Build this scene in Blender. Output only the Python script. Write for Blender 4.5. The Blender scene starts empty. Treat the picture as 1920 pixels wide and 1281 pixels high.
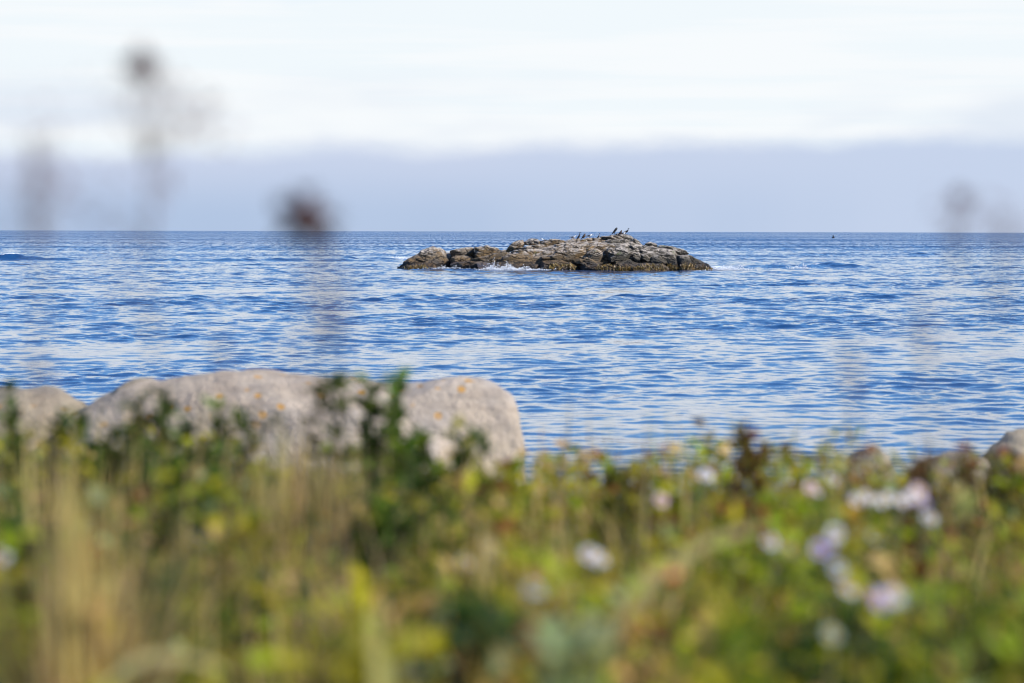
import bpy, math, random
import numpy as np
from mathutils import Vector, noise as mn, Matrix

random.seed(7); rng = np.random.default_rng(7)
sc = bpy.context.scene
col = sc.collection

# ------------------------------------------------------------------ camera
F = 5333.0                      # focal length in photo pixels (100 mm on 36 mm, 1920 px wide)
CAM = Vector((0, 0, 4.1)); D0 = 300.0
PITCH = math.atan((640.5 - 434.0) / F); ROLL = math.radians(0.13)
cd = bpy.data.cameras.new('camera'); cam = bpy.data.objects.new('camera', cd); col.objects.link(cam)
cd.lens = 100; cd.sensor_width = 36; cd.clip_start = 0.1; cd.clip_end = 120000
fwd = Vector((0, math.cos(PITCH), -math.sin(PITCH))); up0 = Vector((0, math.sin(PITCH), math.cos(PITCH))); rt0 = Vector((1, 0, 0))
rt = rt0 * math.cos(ROLL) + up0 * math.sin(ROLL); up = up0 * math.cos(ROLL) - rt0 * math.sin(ROLL)
cam.matrix_world = Matrix((( rt.x, up.x, -fwd.x, CAM.x), (rt.y, up.y, -fwd.y, CAM.y), (rt.z, up.z, -fwd.z, CAM.z), (0, 0, 0, 1)))
cd.dof.use_dof = True; cd.dof.focus_distance = 302; cd.dof.aperture_fstop = 2.8
sc.camera = cam

# ------------------------------------------------------------------ sky and sun
SUN = Vector((0.80, -0.24, 0.70)).normalized()
w = bpy.data.worlds.new('World'); sc.world = w; w.use_nodes = True
class N:
    """tiny node-tree helper"""
    def __init__(s, nt): s.nt = nt
    def new(s, t, **k):
        n = s.nt.nodes.new(t)
        for a, b in k.items(): setattr(n, a, b)
        return n
    def put(s, sock, v):
        if isinstance(v, bpy.types.NodeSocket): s.nt.links.new(v, sock)
        elif v is not None:
            if sock.type == 'RGBA' and len(v) == 3: v = (*v, 1)
            sock.default_value = v
    def m(s, op, a, b=None, c=None, clamp=False):
        n = s.new('ShaderNodeMath', operation=op, use_clamp=clamp)
        for i, v in enumerate((a, b, c)):
            if v is not None: s.put(n.inputs[i], v)
        return n.outputs[0]
    def mix(s, f, a, b, mode='MIX'):
        n = s.new('ShaderNodeMix', data_type='RGBA', blend_type=mode); n.clamp_factor = True
        s.put(n.inputs[0], f); s.put(n.inputs[6], a); s.put(n.inputs[7], b); return n.outputs[2]
    def mr(s, v, a, b, c=0.0, d=1.0, smooth=True):
        n = s.new('ShaderNodeMapRange', interpolation_type='SMOOTHSTEP' if smooth else 'LINEAR')
        for i, x in enumerate((v, a, b, c, d)): s.put(n.inputs[i], x)
        return n.outputs[0]
    def noise(s, vec, scale, detail=4, rough=.55, dist=0):
        n = s.new('ShaderNodeTexNoise'); s.put(n.inputs['Vector'], vec)
        n.inputs['Scale'].default_value = scale; n.inputs['Detail'].default_value = detail
        n.inputs['Roughness'].default_value = rough; n.inputs['Distortion'].default_value = dist
        return n.outputs[0]
    def vor(s, vec, scale, feature='F1', rnd=1):
        n = s.new('ShaderNodeTexVoronoi', feature=feature); s.put(n.inputs['Vector'], vec)
        n.inputs['Scale'].default_value = scale; n.inputs['Randomness'].default_value = rnd
        return n.outputs['Distance']
    def mapping(s, vec, sca=(1,1,1), rot=(0,0,0)):
        n = s.new('ShaderNodeMapping'); s.put(n.inputs['Vector'], vec)
        n.inputs['Scale'].default_value = sca; n.inputs['Rotation'].default_value = rot
        return n.outputs[0]
    def sep(s, v):
        n = s.new('ShaderNodeSeparateXYZ'); s.put(n.inputs[0], v); return n.outputs
    def attr(s, name):
        return s.new('ShaderNodeAttribute', attribute_name=name)

w.node_tree.nodes.clear(); g = N(w.node_tree)
sky = g.new('ShaderNodeTexSky', sky_type='NISHITA'); sky.sun_disc = False
sky.sun_elevation = math.asin(SUN.z); sky.sun_rotation = math.atan2(SUN.x, SUN.y)
sky.air_density = 1.0; sky.dust_density = 0.6; sky.ozone_density = 1.6
tc = g.new('ShaderNodeTexCoord').outputs['Generated']
X, Y, Z = g.sep(tc)
SKYS = 0.1
EXPO = 0.3
def lin(*c): return tuple(v / SKYS / 2 ** EXPO for v in c)
# broken cloud: solid near the horizon, opening to blue higher up
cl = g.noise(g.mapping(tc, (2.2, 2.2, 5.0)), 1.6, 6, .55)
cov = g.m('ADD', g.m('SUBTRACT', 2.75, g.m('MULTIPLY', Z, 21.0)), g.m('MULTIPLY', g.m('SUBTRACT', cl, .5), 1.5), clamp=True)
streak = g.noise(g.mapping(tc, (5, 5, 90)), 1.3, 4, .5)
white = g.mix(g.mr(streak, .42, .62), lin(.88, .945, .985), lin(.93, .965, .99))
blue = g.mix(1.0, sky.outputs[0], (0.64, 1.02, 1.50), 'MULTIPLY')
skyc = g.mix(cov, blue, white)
# faint grey smudges of stratus just above the fog bank
smu = g.m('MULTIPLY', g.mr(g.noise(g.mapping(tc, (8, 8, 32)), 1.0, 3, .5), .44, .68), g.mr(Z, .062, .040))
skyc = g.mix(g.m('MULTIPLY', smu, .55), skyc, lin(.66, .745, .88))
# fog bank lying on the horizon all round
fn = g.noise(g.mapping(tc, (7, 7, 0)), 1.3, 5, .5)
ftop = g.m('ADD', g.m('ADD', .0300, g.m('MULTIPLY', X, .018)), g.m('MULTIPLY', g.m('SUBTRACT', fn, .5), .010))
fe = g.noise(g.mapping(tc, (24, 24, 55)), 1.0, 5, .55)
fm = g.mr(g.m('ADD', g.m('SUBTRACT', Z, ftop), g.m('MULTIPLY', g.m('SUBTRACT', fe, .5), .008)), -.0058, .0050, 1.0, 0.0)
fogc = g.mix(g.mr(g.m('DIVIDE', Z, ftop), .1, 1.05), lin(.445, .56, .765), lin(.60, .67, .84))
fogc = g.mix(g.mr(g.m('ADD', X, g.m('MULTIPLY', g.m('SUBTRACT', fn, .5), .4)), -.15, .25), fogc, lin(.57, .66, .84))
skyc = g.mix(fm, skyc, fogc)
skyc = g.mix(g.mr(Z, -.002, -.03), skyc, lin(.03, .06, .12))
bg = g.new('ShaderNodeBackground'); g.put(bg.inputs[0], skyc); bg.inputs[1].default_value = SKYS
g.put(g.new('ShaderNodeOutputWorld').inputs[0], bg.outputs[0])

sl = bpy.data.lights.new('sun', 'SUN'); sl.energy = 5.0; sl.angle = math.radians(0.53); sl.color = (1.0, .93, .82)
so = bpy.data.objects.new('sun', sl); col.objects.link(so); so.rotation_euler = (-SUN).to_track_quat('-Z', 'Y').to_euler()

sc.view_settings.view_transform = 'Standard'; sc.view_settings.look = 'None'; sc.view_settings.exposure = EXPO; sc.view_settings.gamma = 1
sc.render.engine = 'CYCLES'; cy = sc.cycles
cy.use_denoising = True; cy.filter_width = 1.15; cy.max_bounces = 8; cy.transparent_max_bounces = 8; cy.sample_clamp_indirect = 6
try: cy.denoiser = 'OPENIMAGEDENOISE'
except Exception: pass

# ------------------------------------------------------------------ helpers
def at(px, py, d):
    """photo pixel -> the point d metres out (along Y)"""
    v = fwd + rt * ((px - 960) / F) + up * ((640.5 - py) / F)
    return CAM + v * (d / v.y)
GZ = [(-30, 3.2), (0, 3.2), (6, 3.08), (9, 2.92), (10.5, 2.78), (13, 2.5), (18.5, 2.3), (22, 1.7), (36, -.8), (46, -2.5), (60, -4)]
def gz(x, y):
    z = float(np.interp(y, [a for a, b in GZ], [b for a, b in GZ]))
    return z + .05 * mn.noise(Vector((x * .7, y * .7, 1.3)))
def mesh_np(name, v, f, mat, parent=None, smooth=True, cols=None, attrs=None):
    """v (n,3) array; f list of (m,k) index arrays"""
    me = bpy.data.meshes.new(name); v = np.asarray(v, np.float32)
    if not isinstance(f, (list, tuple)): f = [f]
    loops = np.concatenate([a.ravel() for a in f]).astype(np.int32)
    sizes = np.concatenate([np.full(len(a), a.shape[1]) for a in f]).astype(np.int32)
    starts = np.concatenate([[0], np.cumsum(sizes)[:-1]]).astype(np.int32)
    me.vertices.add(len(v)); me.vertices.foreach_set('co', v.ravel())
    me.loops.add(len(loops)); me.loops.foreach_set('vertex_index', loops)
    me.polygons.add(len(sizes)); me.polygons.foreach_set('loop_start', starts); me.polygons.foreach_set('loop_total', sizes)
    me.update(calc_edges=True)
    me.polygons.foreach_set('use_smooth', np.full(len(sizes), smooth))
    if cols is not None:
        a = me.attributes.new('Col', 'FLOAT_COLOR', 'POINT')
        c = np.ones((len(v), 4), np.float32); c[:, :3] = cols; a.data.foreach_set('color', c.ravel())
    for k, val in (attrs or {}).items():
        a = me.attributes.new(k, 'FLOAT', 'POINT'); a.data.foreach_set('value', np.asarray(val, np.float32))
    me.validate()
    o = bpy.data.objects.new(name, me); col.objects.link(o)
    if mat: me.materials.append(mat)
    if parent: o.parent = parent; o.matrix_parent_inverse = parent.matrix_world.inverted()
    return o
def empty(name, loc=(0, 0, 0), rz=0):
    o = bpy.data.objects.new(name, None); col.objects.link(o); o.empty_display_size = .1
    o.matrix_world = Matrix.Translation(Vector(loc)) @ Matrix.Rotation(rz, 4, 'Z')
    return o
def tag(o, label, cat=None, group=None, kind=None):
    if label: o['label'] = label
    if cat: o['category'] = cat
    if group: o['group'] = group
    if kind: o['kind'] = kind
    return o
def mat(name):
    m = bpy.data.materials.new(name); m.use_nodes = True; m.node_tree.nodes.clear()
    n = N(m.node_tree); out = n.new('ShaderNodeOutputMaterial'); return m, n, out
def bsdf(n, out, color, rough=.8, bump=None, bstr=.5, bdist=.05, **k):
    b = n.new('ShaderNodeBsdfPrincipled'); n.put(b.inputs['Base Color'], color); n.put(b.inputs['Roughness'], rough)
    for a, v in k.items(): n.put(b.inputs[a], v)
    if bump is not None:
        bp = n.new('ShaderNodeBump'); bp.inputs['Strength'].default_value = bstr; bp.inputs['Distance'].default_value = bdist
        n.put(bp.inputs['Height'], bump); n.put(b.inputs['Normal'], bp.outputs[0])
    if out is not None: n.put(out.inputs[0], b.outputs[0])
    return b

# ------------------------------------------------------------------ materials
def sea_material():
    m, n, out = mat('sea_water'); ge = n.new('ShaderNodeNewGeometry'); pos = ge.outputs['Position']
    chop = n.attr('chop').outputs['Fac']; foam = n.attr('foam').outputs['Fac']; far = n.attr('far').outputs['Fac']
    # ripples too small for the mesh: tilt the normal by noise slopes
    def slope(scale, sca, detail=3):
        t = n.new('ShaderNodeTexNoise'); n.put(t.inputs['Vector'], n.mapping(pos, sca)); t.inputs['Scale'].default_value = scale; t.inputs['Detail'].default_value = detail; t.inputs['Roughness'].default_value = .6
        v = n.new('ShaderNodeVectorMath', operation='SUBTRACT'); n.put(v.inputs[0], t.outputs['Color']); v.inputs[1].default_value = (.5, .5, .5); return v.outputs[0]
    def vscale(v, k):
        q = n.new('ShaderNodeVectorMath', operation='SCALE'); n.put(q.inputs[0], v); n.put(q.inputs['Scale'], k); return q.outputs[0]
    def vadd(a, b):
        q = n.new('ShaderNodeVectorMath', operation='ADD'); n.put(q.inputs[0], a); n.put(q.inputs[1], b); return q.outputs[0]
    s1 = slope(3.2, (1, 1, 1)); s2 = slope(1.0, (1, .8, 1)); s3 = slope(1.0, (.55, .05, 1), 4)
    sv = vadd(vadd(vscale(s1, n.m('MULTIPLY', chop, RIP1)), vscale(s2, n.m('MULTIPLY', chop, RIP2))), vscale(s3, n.m('MULTIPLY', n.m('MULTIPLY', chop, far), RIP3)))
    fl = n.new('ShaderNodeVectorMath', operation='MULTIPLY'); n.put(fl.inputs[0], sv); fl.inputs[1].default_value = (1, 1, .0)
    # far out only the shoreward wave faces show between the crests
    gr = n.noise(n.mapping(pos, (.9, .035, 1)), 1.0, 4, .65); gl = n.noise(n.mapping(pos, (.004, .010, 1)), 1.0, 2, .5)
    tl = n.m('MULTIPLY', n.m('MULTIPLY', far, chop), n.m('ADD', n.mr(gr, .40, .72, .01, .26), n.mr(gl, .40, .62, -.01, .07)))
    cb = n.new('ShaderNodeCombineXYZ'); n.put(cb.inputs[1], n.m('MULTIPLY', tl, -1.0))
    nv = n.new('ShaderNodeVectorMath', operation='NORMALIZE'); n.put(nv.inputs[0], vadd(vadd(ge.outputs['Normal'], fl.outputs[0]), cb.outputs[0]))
    fo = n.noise(pos, 2.3, 6, .7)
    fmask = n.mr(n.m('ADD', foam, n.m('MULTIPLY', n.m('SUBTRACT', fo, .5), 1.3)), .42, .72)
    c = n.mix(fmask, SEABODY, (.72, .75, .78))
    r = n.m('ADD', .05, n.m('MULTIPLY', fmask, .7), clamp=True)
    b = bsdf(n, out, c, r, IOR=1.33); n.put(b.inputs['Normal'], nv.outputs[0])
    return m
RIP1, RIP2, RIP3 = .25, .18, .38
SEABODY = (.008, .046, .140)
def rock_material(name, tan, grey, dark, islet=False, lichen=0., scale=1.0, tilt=.35):
    m, n, out = mat(name); pos = n.new('ShaderNodeNewGeometry').outputs['Position']; nz = n.sep(n.new('ShaderNodeNewGeometry').outputs['Normal'])[2]
    info = n.new('ShaderNodeObjectInfo').outputs['Random']
    p = n.mapping(pos, (scale,) * 3)
    big = n.noise(p, .55, 4, .6, .6); mid = n.noise(p, 2.2, 6, .65, .2); fine = n.noise(p, 9.0, 6, .7)
    strata = n.noise(n.mapping(p, (.5, .5, 4.5), (0, tilt, 0)), 1.1, 5, .6, .5)
    c = n.mix(n.mr(n.m('ADD', big, n.m('MULTIPLY', n.m('SUBTRACT', info, .5), .22)), .38, .64), tan, grey)
    c = n.mix(n.m('MULTIPLY', n.mr(strata, .50, .66), .75 if islet else .45), c, dark)
    c = n.mix(n.m('MULTIPLY', n.mr(mid, .52, .72), .55), c, tuple(min(1, v * 1.55) for v in tan))
    c = n.mix(n.m('MULTIPLY', n.mr(fine, .55, .75), .5), c, dark)
    rough = .85
    if islet:
        z = n.sep(pos)[2]; x = n.sep(pos)[0]
        # dark olive tone on the islet's right shoulder
        c = n.mix(n.m('MULTIPLY', n.mr(n.m('ADD', x, n.m('MULTIPLY', big, 5.0)), 11.5, 15.0), .82), c, (.046, .044, .033))
        # bird droppings, spread wider and paler as painted sunlight on level tops
        gu_sunlit = n.m('MULTIPLY', n.mr(nz, .25, .75), n.m('MULTIPLY', n.mr(n.noise(n.mapping(p, (1, .7, 2)), 1.5, 6, .75), .40, .56), n.mr(z, 1.0, 1.9)))
        c = n.mix(n.m('MULTIPLY', gu_sunlit, .85), c, (.52, .45, .38))
        sp = n.m('MULTIPLY', n.mr(n.noise(p, 4.6, 3, .6), .66, .71), n.mr(z, 1.2, 2.4))
        c = n.mix(sp, c, (.62, .59, .54))
        gm = n.m('MULTIPLY', n.mr(n.noise(p, 1.0, 4, .6), .63, .70), n.mr(z, 1.4, 1.9))
        c = n.mix(n.m('MULTIPLY', gm, .7), c, (.08, .13, .03))
        # tidal zone: wet, nearly black rock with rust-brown algae film
        tide = n.mr(n.m('ADD', z, n.m('MULTIPLY', n.m('SUBTRACT', mid, .5), 1.1)), 1.25, .45)
        wet = n.mix(n.mr(mid, .46, .66), (.030, .024, .022), (.13, .070, .026))
        c = n.mix(n.m('MULTIPLY', tide, .88), c, wet)
        rough = n.m('SUBTRACT', .85, n.m('MULTIPLY', tide, .5))
    if lichen:
        v = n.vor(n.mapping(pos, (1, 1, 1)), 6.5)
        patch = n.m('MULTIPLY', n.mr(n.m('ADD', v, n.m('MULTIPLY', n.m('SUBTRACT', fine, .5), .30)), .24, .15), n.mr(n.noise(pos, 1.5, 2, .5), .46 - lichen * .06, .54 - lichen * .06))
        patch = n.m('MULTIPLY', patch, n.mr(n.sep(pos)[2], 2.62, 2.85))
        c = n.mix(n.m('MULTIPLY', patch, .85), c, (.50, .25, .035))
    if lichen:
        c = n.mix(n.m('MULTIPLY', n.mr(n.noise(n.mapping(pos, (3, 3, .5)), 1.2, 5, .65), .48, .68), .45), c, (.20, .165, .135))
    if islet:
        wv = n.new('ShaderNodeVectorMath', operation='ADD'); n.put(wv.inputs[0], n.mapping(p, (.55, .55, 1.25), (0, .35, 0)))
        nv = n.new('ShaderNodeTexNoise'); n.put(nv.inputs['Vector'], p); nv.inputs['Scale'].default_value = 1.3; nv.inputs['Detail'].default_value = 4
        n.put(wv.inputs[1], nv.outputs['Color'])
        ck = n.mr(n.vor(wv.outputs[0], .95, 'DISTANCE_TO_EDGE'), .055, .0)
        c = n.mix(n.m('MULTIPLY', ck, .8), c, (.02, .016, .013)); mid = n.m('SUBTRACT', mid, n.m('MULTIPLY', ck, .6))
    hh = n.m('ADD', n.m('MULTIPLY', mid, .7), n.m('ADD', n.m('MULTIPLY', fine, .3), n.m('MULTIPLY', strata, .5 if islet else .25)))
    bsdf(n, out, c, rough, hh, 1.0, .38 if islet else .10)
    return m
def leaf_material(name, trans=.38, rough=.65, spec=.12):
    m, n, out = mat(name); c = n.attr('Col').outputs['Color']
    pos = n.new('ShaderNodeNewGeometry').outputs['Position']
    c = n.mix(n.mr(n.noise(pos, 60, 3, .6), .35, .7, 0, .35), c, n.mix(1.0, c, (.62, .60, .50), 'MULTIPLY'))
    b = bsdf(n, None, c, rough); b.inputs['Specular IOR Level'].default_value = spec
    t = n.new('ShaderNodeBsdfTranslucent'); n.put(t.inputs[0], n.mix(1.0, c, (1.25, 1.2, .7), 'MULTIPLY'))
    ms = n.new('ShaderNodeMixShader'); ms.inputs[0].default_value = trans
    n.put(ms.inputs[1], b.outputs[0]); n.put(ms.inputs[2], t.outputs[0]); n.put(out.inputs[0], ms.outputs[0])
    return m
def plain(name, c, rough=.7, var=.35, scale=30, **k):
    m, n, out = mat(name); pos = n.new('ShaderNodeNewGeometry').outputs['Position']
    nn = n.noise(pos, scale, 4, .6)
    bsdf(n, out, n.mix(n.mr(nn, .3, .7), tuple(v * (1 - var) for v in c), tuple(min(1, v * (1 + var)) for v in c)), rough, nn, .3, .01, **k)
    return m

M_SEA = sea_material()
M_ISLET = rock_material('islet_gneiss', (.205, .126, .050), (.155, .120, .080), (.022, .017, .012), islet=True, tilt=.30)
M_GRANITE = rock_material('pale_granite', (.46, .37, .28), (.40, .345, .295), (.26, .205, .16), lichen=1.0, scale=1.6, tilt=1.25)
M_SHORE = rock_material('shore_stone', (.36, .29, .20), (.30, .26, .205), (.14, .115, .08), lichen=.6, scale=2.0, tilt=.2)
M_LEAF = leaf_material('leaf'); M_GRASS = leaf_material('grass_blade', .32, .65, .12)
M_PETAL = leaf_material('petal', .35, .6, .2)
M_STEM = plain('plant_stem', (.13, .12, .05)); M_DRYSTEM = plain('dry_stem', (.16, .10, .07), .8)
M_HIP = plain('rose_hip_skin', (.075, .026, .018), .35); M_HIPO = plain('rose_hip_orange', (.55, .13, .03), .35)
M_SEED = plain('dry_seed_head', (.065, .022, .022), .9); M_FLUFF = plain('seed_fluff', (.16, .13, .14), .9)
M_DISC = plain('flower_disc', (.50, .32, .04), .8)
M_BLACK = plain('cormorant_plumage', (.012, .010, .010), .55, .4, 12); M_BROWN = plain('cormorant_brown', (.075, .045, .03), .6, .4, 12)
M_WHITE = plain('gull_white', (.74, .74, .74), .7, .08, 12); M_SLATE = plain('gull_back', (.035, .037, .045), .7, .3, 12)
M_LEG = plain('bird_leg', (.25, .14, .10)); M_BILL = plain('bird_bill', (.42, .22, .10))
M_WEED = leaf_material('rockweed', .15, .35, .5); M_FOAM = plain('sea_foam', (.82, .84, .86), .9, .06, 8)
M_BUOY = plain('buoy_paint', (.006, .005, .008), .8)

# ------------------------------------------------------------------ sea
def build_sea():
    rows = [24.0]
    while rows[-1] < 60000:
        y = rows[-1]
        rows.append(y + (1.0 if y < 47 else max(.13, y * .0020) if y < 200 else .40 if y < 460 else .40 + (y - 460) * .0026 if y < 1500 else y * .012 if y < 6000 else y * .06))
    rows = np.array(rows)
    tin = np.linspace(-.215, .215, 470); tout = .215 + np.geomspace(.004, 1.6, 26)
    t = np.concatenate([-tout[::-1], tin, tout])
    Yg, Tg = np.meshgrid(rows, t, indexing='ij'); Xg = Yg * Tg
    nr, nc = Yg.shape; x = Xg.ravel(); y = Yg.ravel()
    step = np.maximum(np.gradient(rows)[:, None] * np.ones((1, nc)) * .9, np.gradient(t)[None, :] * Yg).ravel()
    WAMP = .0043
    # wind patches: streaks of ruffled and smoother water
    ly = np.log(y); a = np.zeros_like(x)
    r2 = np.random.default_rng(3)
    for k in range(14):
        wl = r2.uniform(14, 90); th = r2.normal(0, .5)
        a += np.sin((x * math.sin(th) / (wl * 2.2) + y * math.cos(th) / wl) * 2 * math.pi + r2.uniform(0, 6.3)) / 3.2
    chop = np.clip(1.0 + .20 * a, .35, 1.7)
    # smoother belt outside the islet, ruffled again towards the horizon
    belt = np.exp(-((ly - math.log(640)) / .33) ** 2); chop *= 1 - .30 * belt
    b_ = np.zeros_like(x)
    for k in range(10):
        wl = r2.uniform(4, 14); th = r2.uniform(0, 3.14)
        b_ += np.sin((x * math.cos(th) + y * math.sin(th) * .5) / wl * 2 * math.pi + r2.uniform(0, 6.3)) / 2.3
    chop *= 1 + .24 * np.clip(b_, -1.4, 1.6) * np.clip((420 - y) / 250, 0, 1)
    chop *= .36 + .70 * np.clip((ly - math.log(62)) / (math.log(170) - math.log(62)), 0, 1)
    h = np.zeros_like(x); dx = np.zeros_like(x); dy = np.zeros_like(x)
    for k in range(96):
        wl = math.exp(r2.uniform(math.log(.55), math.log(9)))
        th = -math.pi / 2 + .35 + r2.normal(0, 1.25 if wl < 3.5 else .75)           # running towards the shore
        kk = 2 * math.pi / wl; amp = WAMP * wl ** .48 * r2.uniform(.6, 1.3)
        if wl > 4: amp *= .75
        fade = np.clip((wl / step - 2.6) / 2.6, 0, 1)
        ok = fade.reshape(nr, nc).max(1) > 0; sl_ = np.repeat(ok, nc)
        A = (amp * fade * chop)[sl_]
        ph = kk * (x[sl_] * math.cos(th) + y[sl_] * math.sin(th)) + r2.uniform(0, 6.3)
        s = np.sin(ph); c = np.cos(ph)
        h[sl_] += A * c; dx[sl_] -= 1.3 * A * s * math.cos(th); dy[sl_] -= 1.3 * A * s * math.sin(th)
    # low breaking swells (px ends, py, height)
    foam = np.zeros_like(x)
    for (xa, xb, py, hh, cr) in [(-200, 175, 488, .60, .66), (150, 820, 490, .34, .0), (560, 770, 488.5, .40, .6), (1350, 1680, 502, .36, .55), (1400, 1900, 478, .22, 0), (-100, 500, 470, .2, 0)]:
        p = at((xa + xb) / 2, py, 100); d = CAM.z / (CAM.z - p.z) * 100
        xc = (xa + xb) / 2; X0 = (xc - 960) / F * d; hw = (xb - xa) / 2 / F * d
        u = (x - X0) / hw; yc = d + 2.5 * np.sin(u * 2.1) + 1.2 * np.sin(u * 7) + .6 * np.sin(x * .9) + .4 * np.sin(x * 2.3 + 1)
        prof = np.exp(-np.clip(np.abs(u) - .45, 0, None) ** 2 / .10) * (1 + .28 * np.sin(x * .35 + 1) + .22 * np.sin(x * .83 + 2) + .15 * np.sin(x * 1.9))
        dyy = y - yc
        ridge = np.where(dyy < 0, np.exp(-(dyy / 2.6) ** 2), np.exp(-(dyy / 8) ** 2))
        h += hh * prof * ridge
        if cr: foam = np.maximum(foam, cr * prof * np.exp(-((dyy - .2) / 1.3) ** 2) * (.5 + .5 * np.clip(np.sin(u * 13) + np.sin(u * 5 + 2), 0, 1)))
    # wash round the islet: (px, py, half width px, half depth m, amount, lift)
    for (px, py, hw, hd, am, lift) in [(742, 486, 30, 9, .95, .25), (770, 492, 30, 5, .6, .0), (935, 497, 60, 3.0, .85, .15), (1010, 501, 40, 2, .7, 0), (1090, 505, 60, 1.6, .6, 0), (850, 501, 60, 2.0, .55, 0),
                                       (1120, 506.5, 70, 1.3, .52, 0), (1230, 507.5, 60, 1.2, .5, 0), (1310, 507.5, 40, 1.4, .55, 0), (800, 504, 40, 1.6, .5, 0), (1352, 503, 34, 6, 1.0, .15), (1385, 501, 30, 6, .7, .1), (1500, 501, 30, 3, .62, .1), (760, 503, 30, 2, .45, 0)]:
        p = at(px, py, 100); d = CAM.z / (CAM.z - p.z) * 100
        q = ((x - (px - 960) / F * d) / (hw / F * d)) ** 2 + ((y - d) / hd) ** 2
        e = np.exp(-q * .9); foam = np.maximum(foam, am * e); h += lift * e
    far = np.clip((ly - math.log(380)) / (math.log(800) - math.log(380)), 0, 1)
    v = np.stack([x + dx, y + dy, h], 1)
    i = np.arange(nr * nc).reshape(nr, nc)
    f = np.stack([i[:-1, :-1], i[:-1, 1:], i[1:, 1:], i[1:, :-1]], -1).reshape(-1, 4)
    o = mesh_np('sea', v, f, M_SEA, attrs={'chop': chop, 'foam': foam, 'far': far})
    tag(o, 'rippled blue sea stretching to the foggy horizon', kind='structure')
build_sea()

# ------------------------------------------------------------------ ground
def build_ground():
    m, n, out = mat('bank_soil'); pos = n.new('ShaderNodeNewGeometry').outputs['Position']
    a = n.noise(pos, 3, 5, .6); b = n.noise(pos, 25, 4, .7)
    c = n.mix(n.mr(a, .4, .6), (.030, .024, .013), (.06, .05, .025)); c = n.mix(n.m('MULTIPLY', n.mr(b, .5, .7), .6), c, (.06, .075, .02))
    bsdf(n, out, c, .95, b, .8, .05)
    xs = np.concatenate([np.linspace(-90, -8, 20), np.linspace(-7.5, 7.5, 61), np.linspace(8, 90, 20)])
    ys = np.concatenate([np.linspace(-30, 0, 10), np.linspace(.5, 24, 60), np.linspace(25, 60, 30)])
    v = np.array([(x, y, gz(x, y)) for y in ys for x in xs]); i = np.arange(len(v)).reshape(len(ys), len(xs))
    f = np.stack([i[:-1, :-1], i[:-1, 1:], i[1:, 1:], i[1:, :-1]], -1).reshape(-1, 4)
    tag(mesh_np('ground', v, f, m), 'overgrown coastal bank sloping down to the shore', kind='structure')
build_ground()

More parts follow.
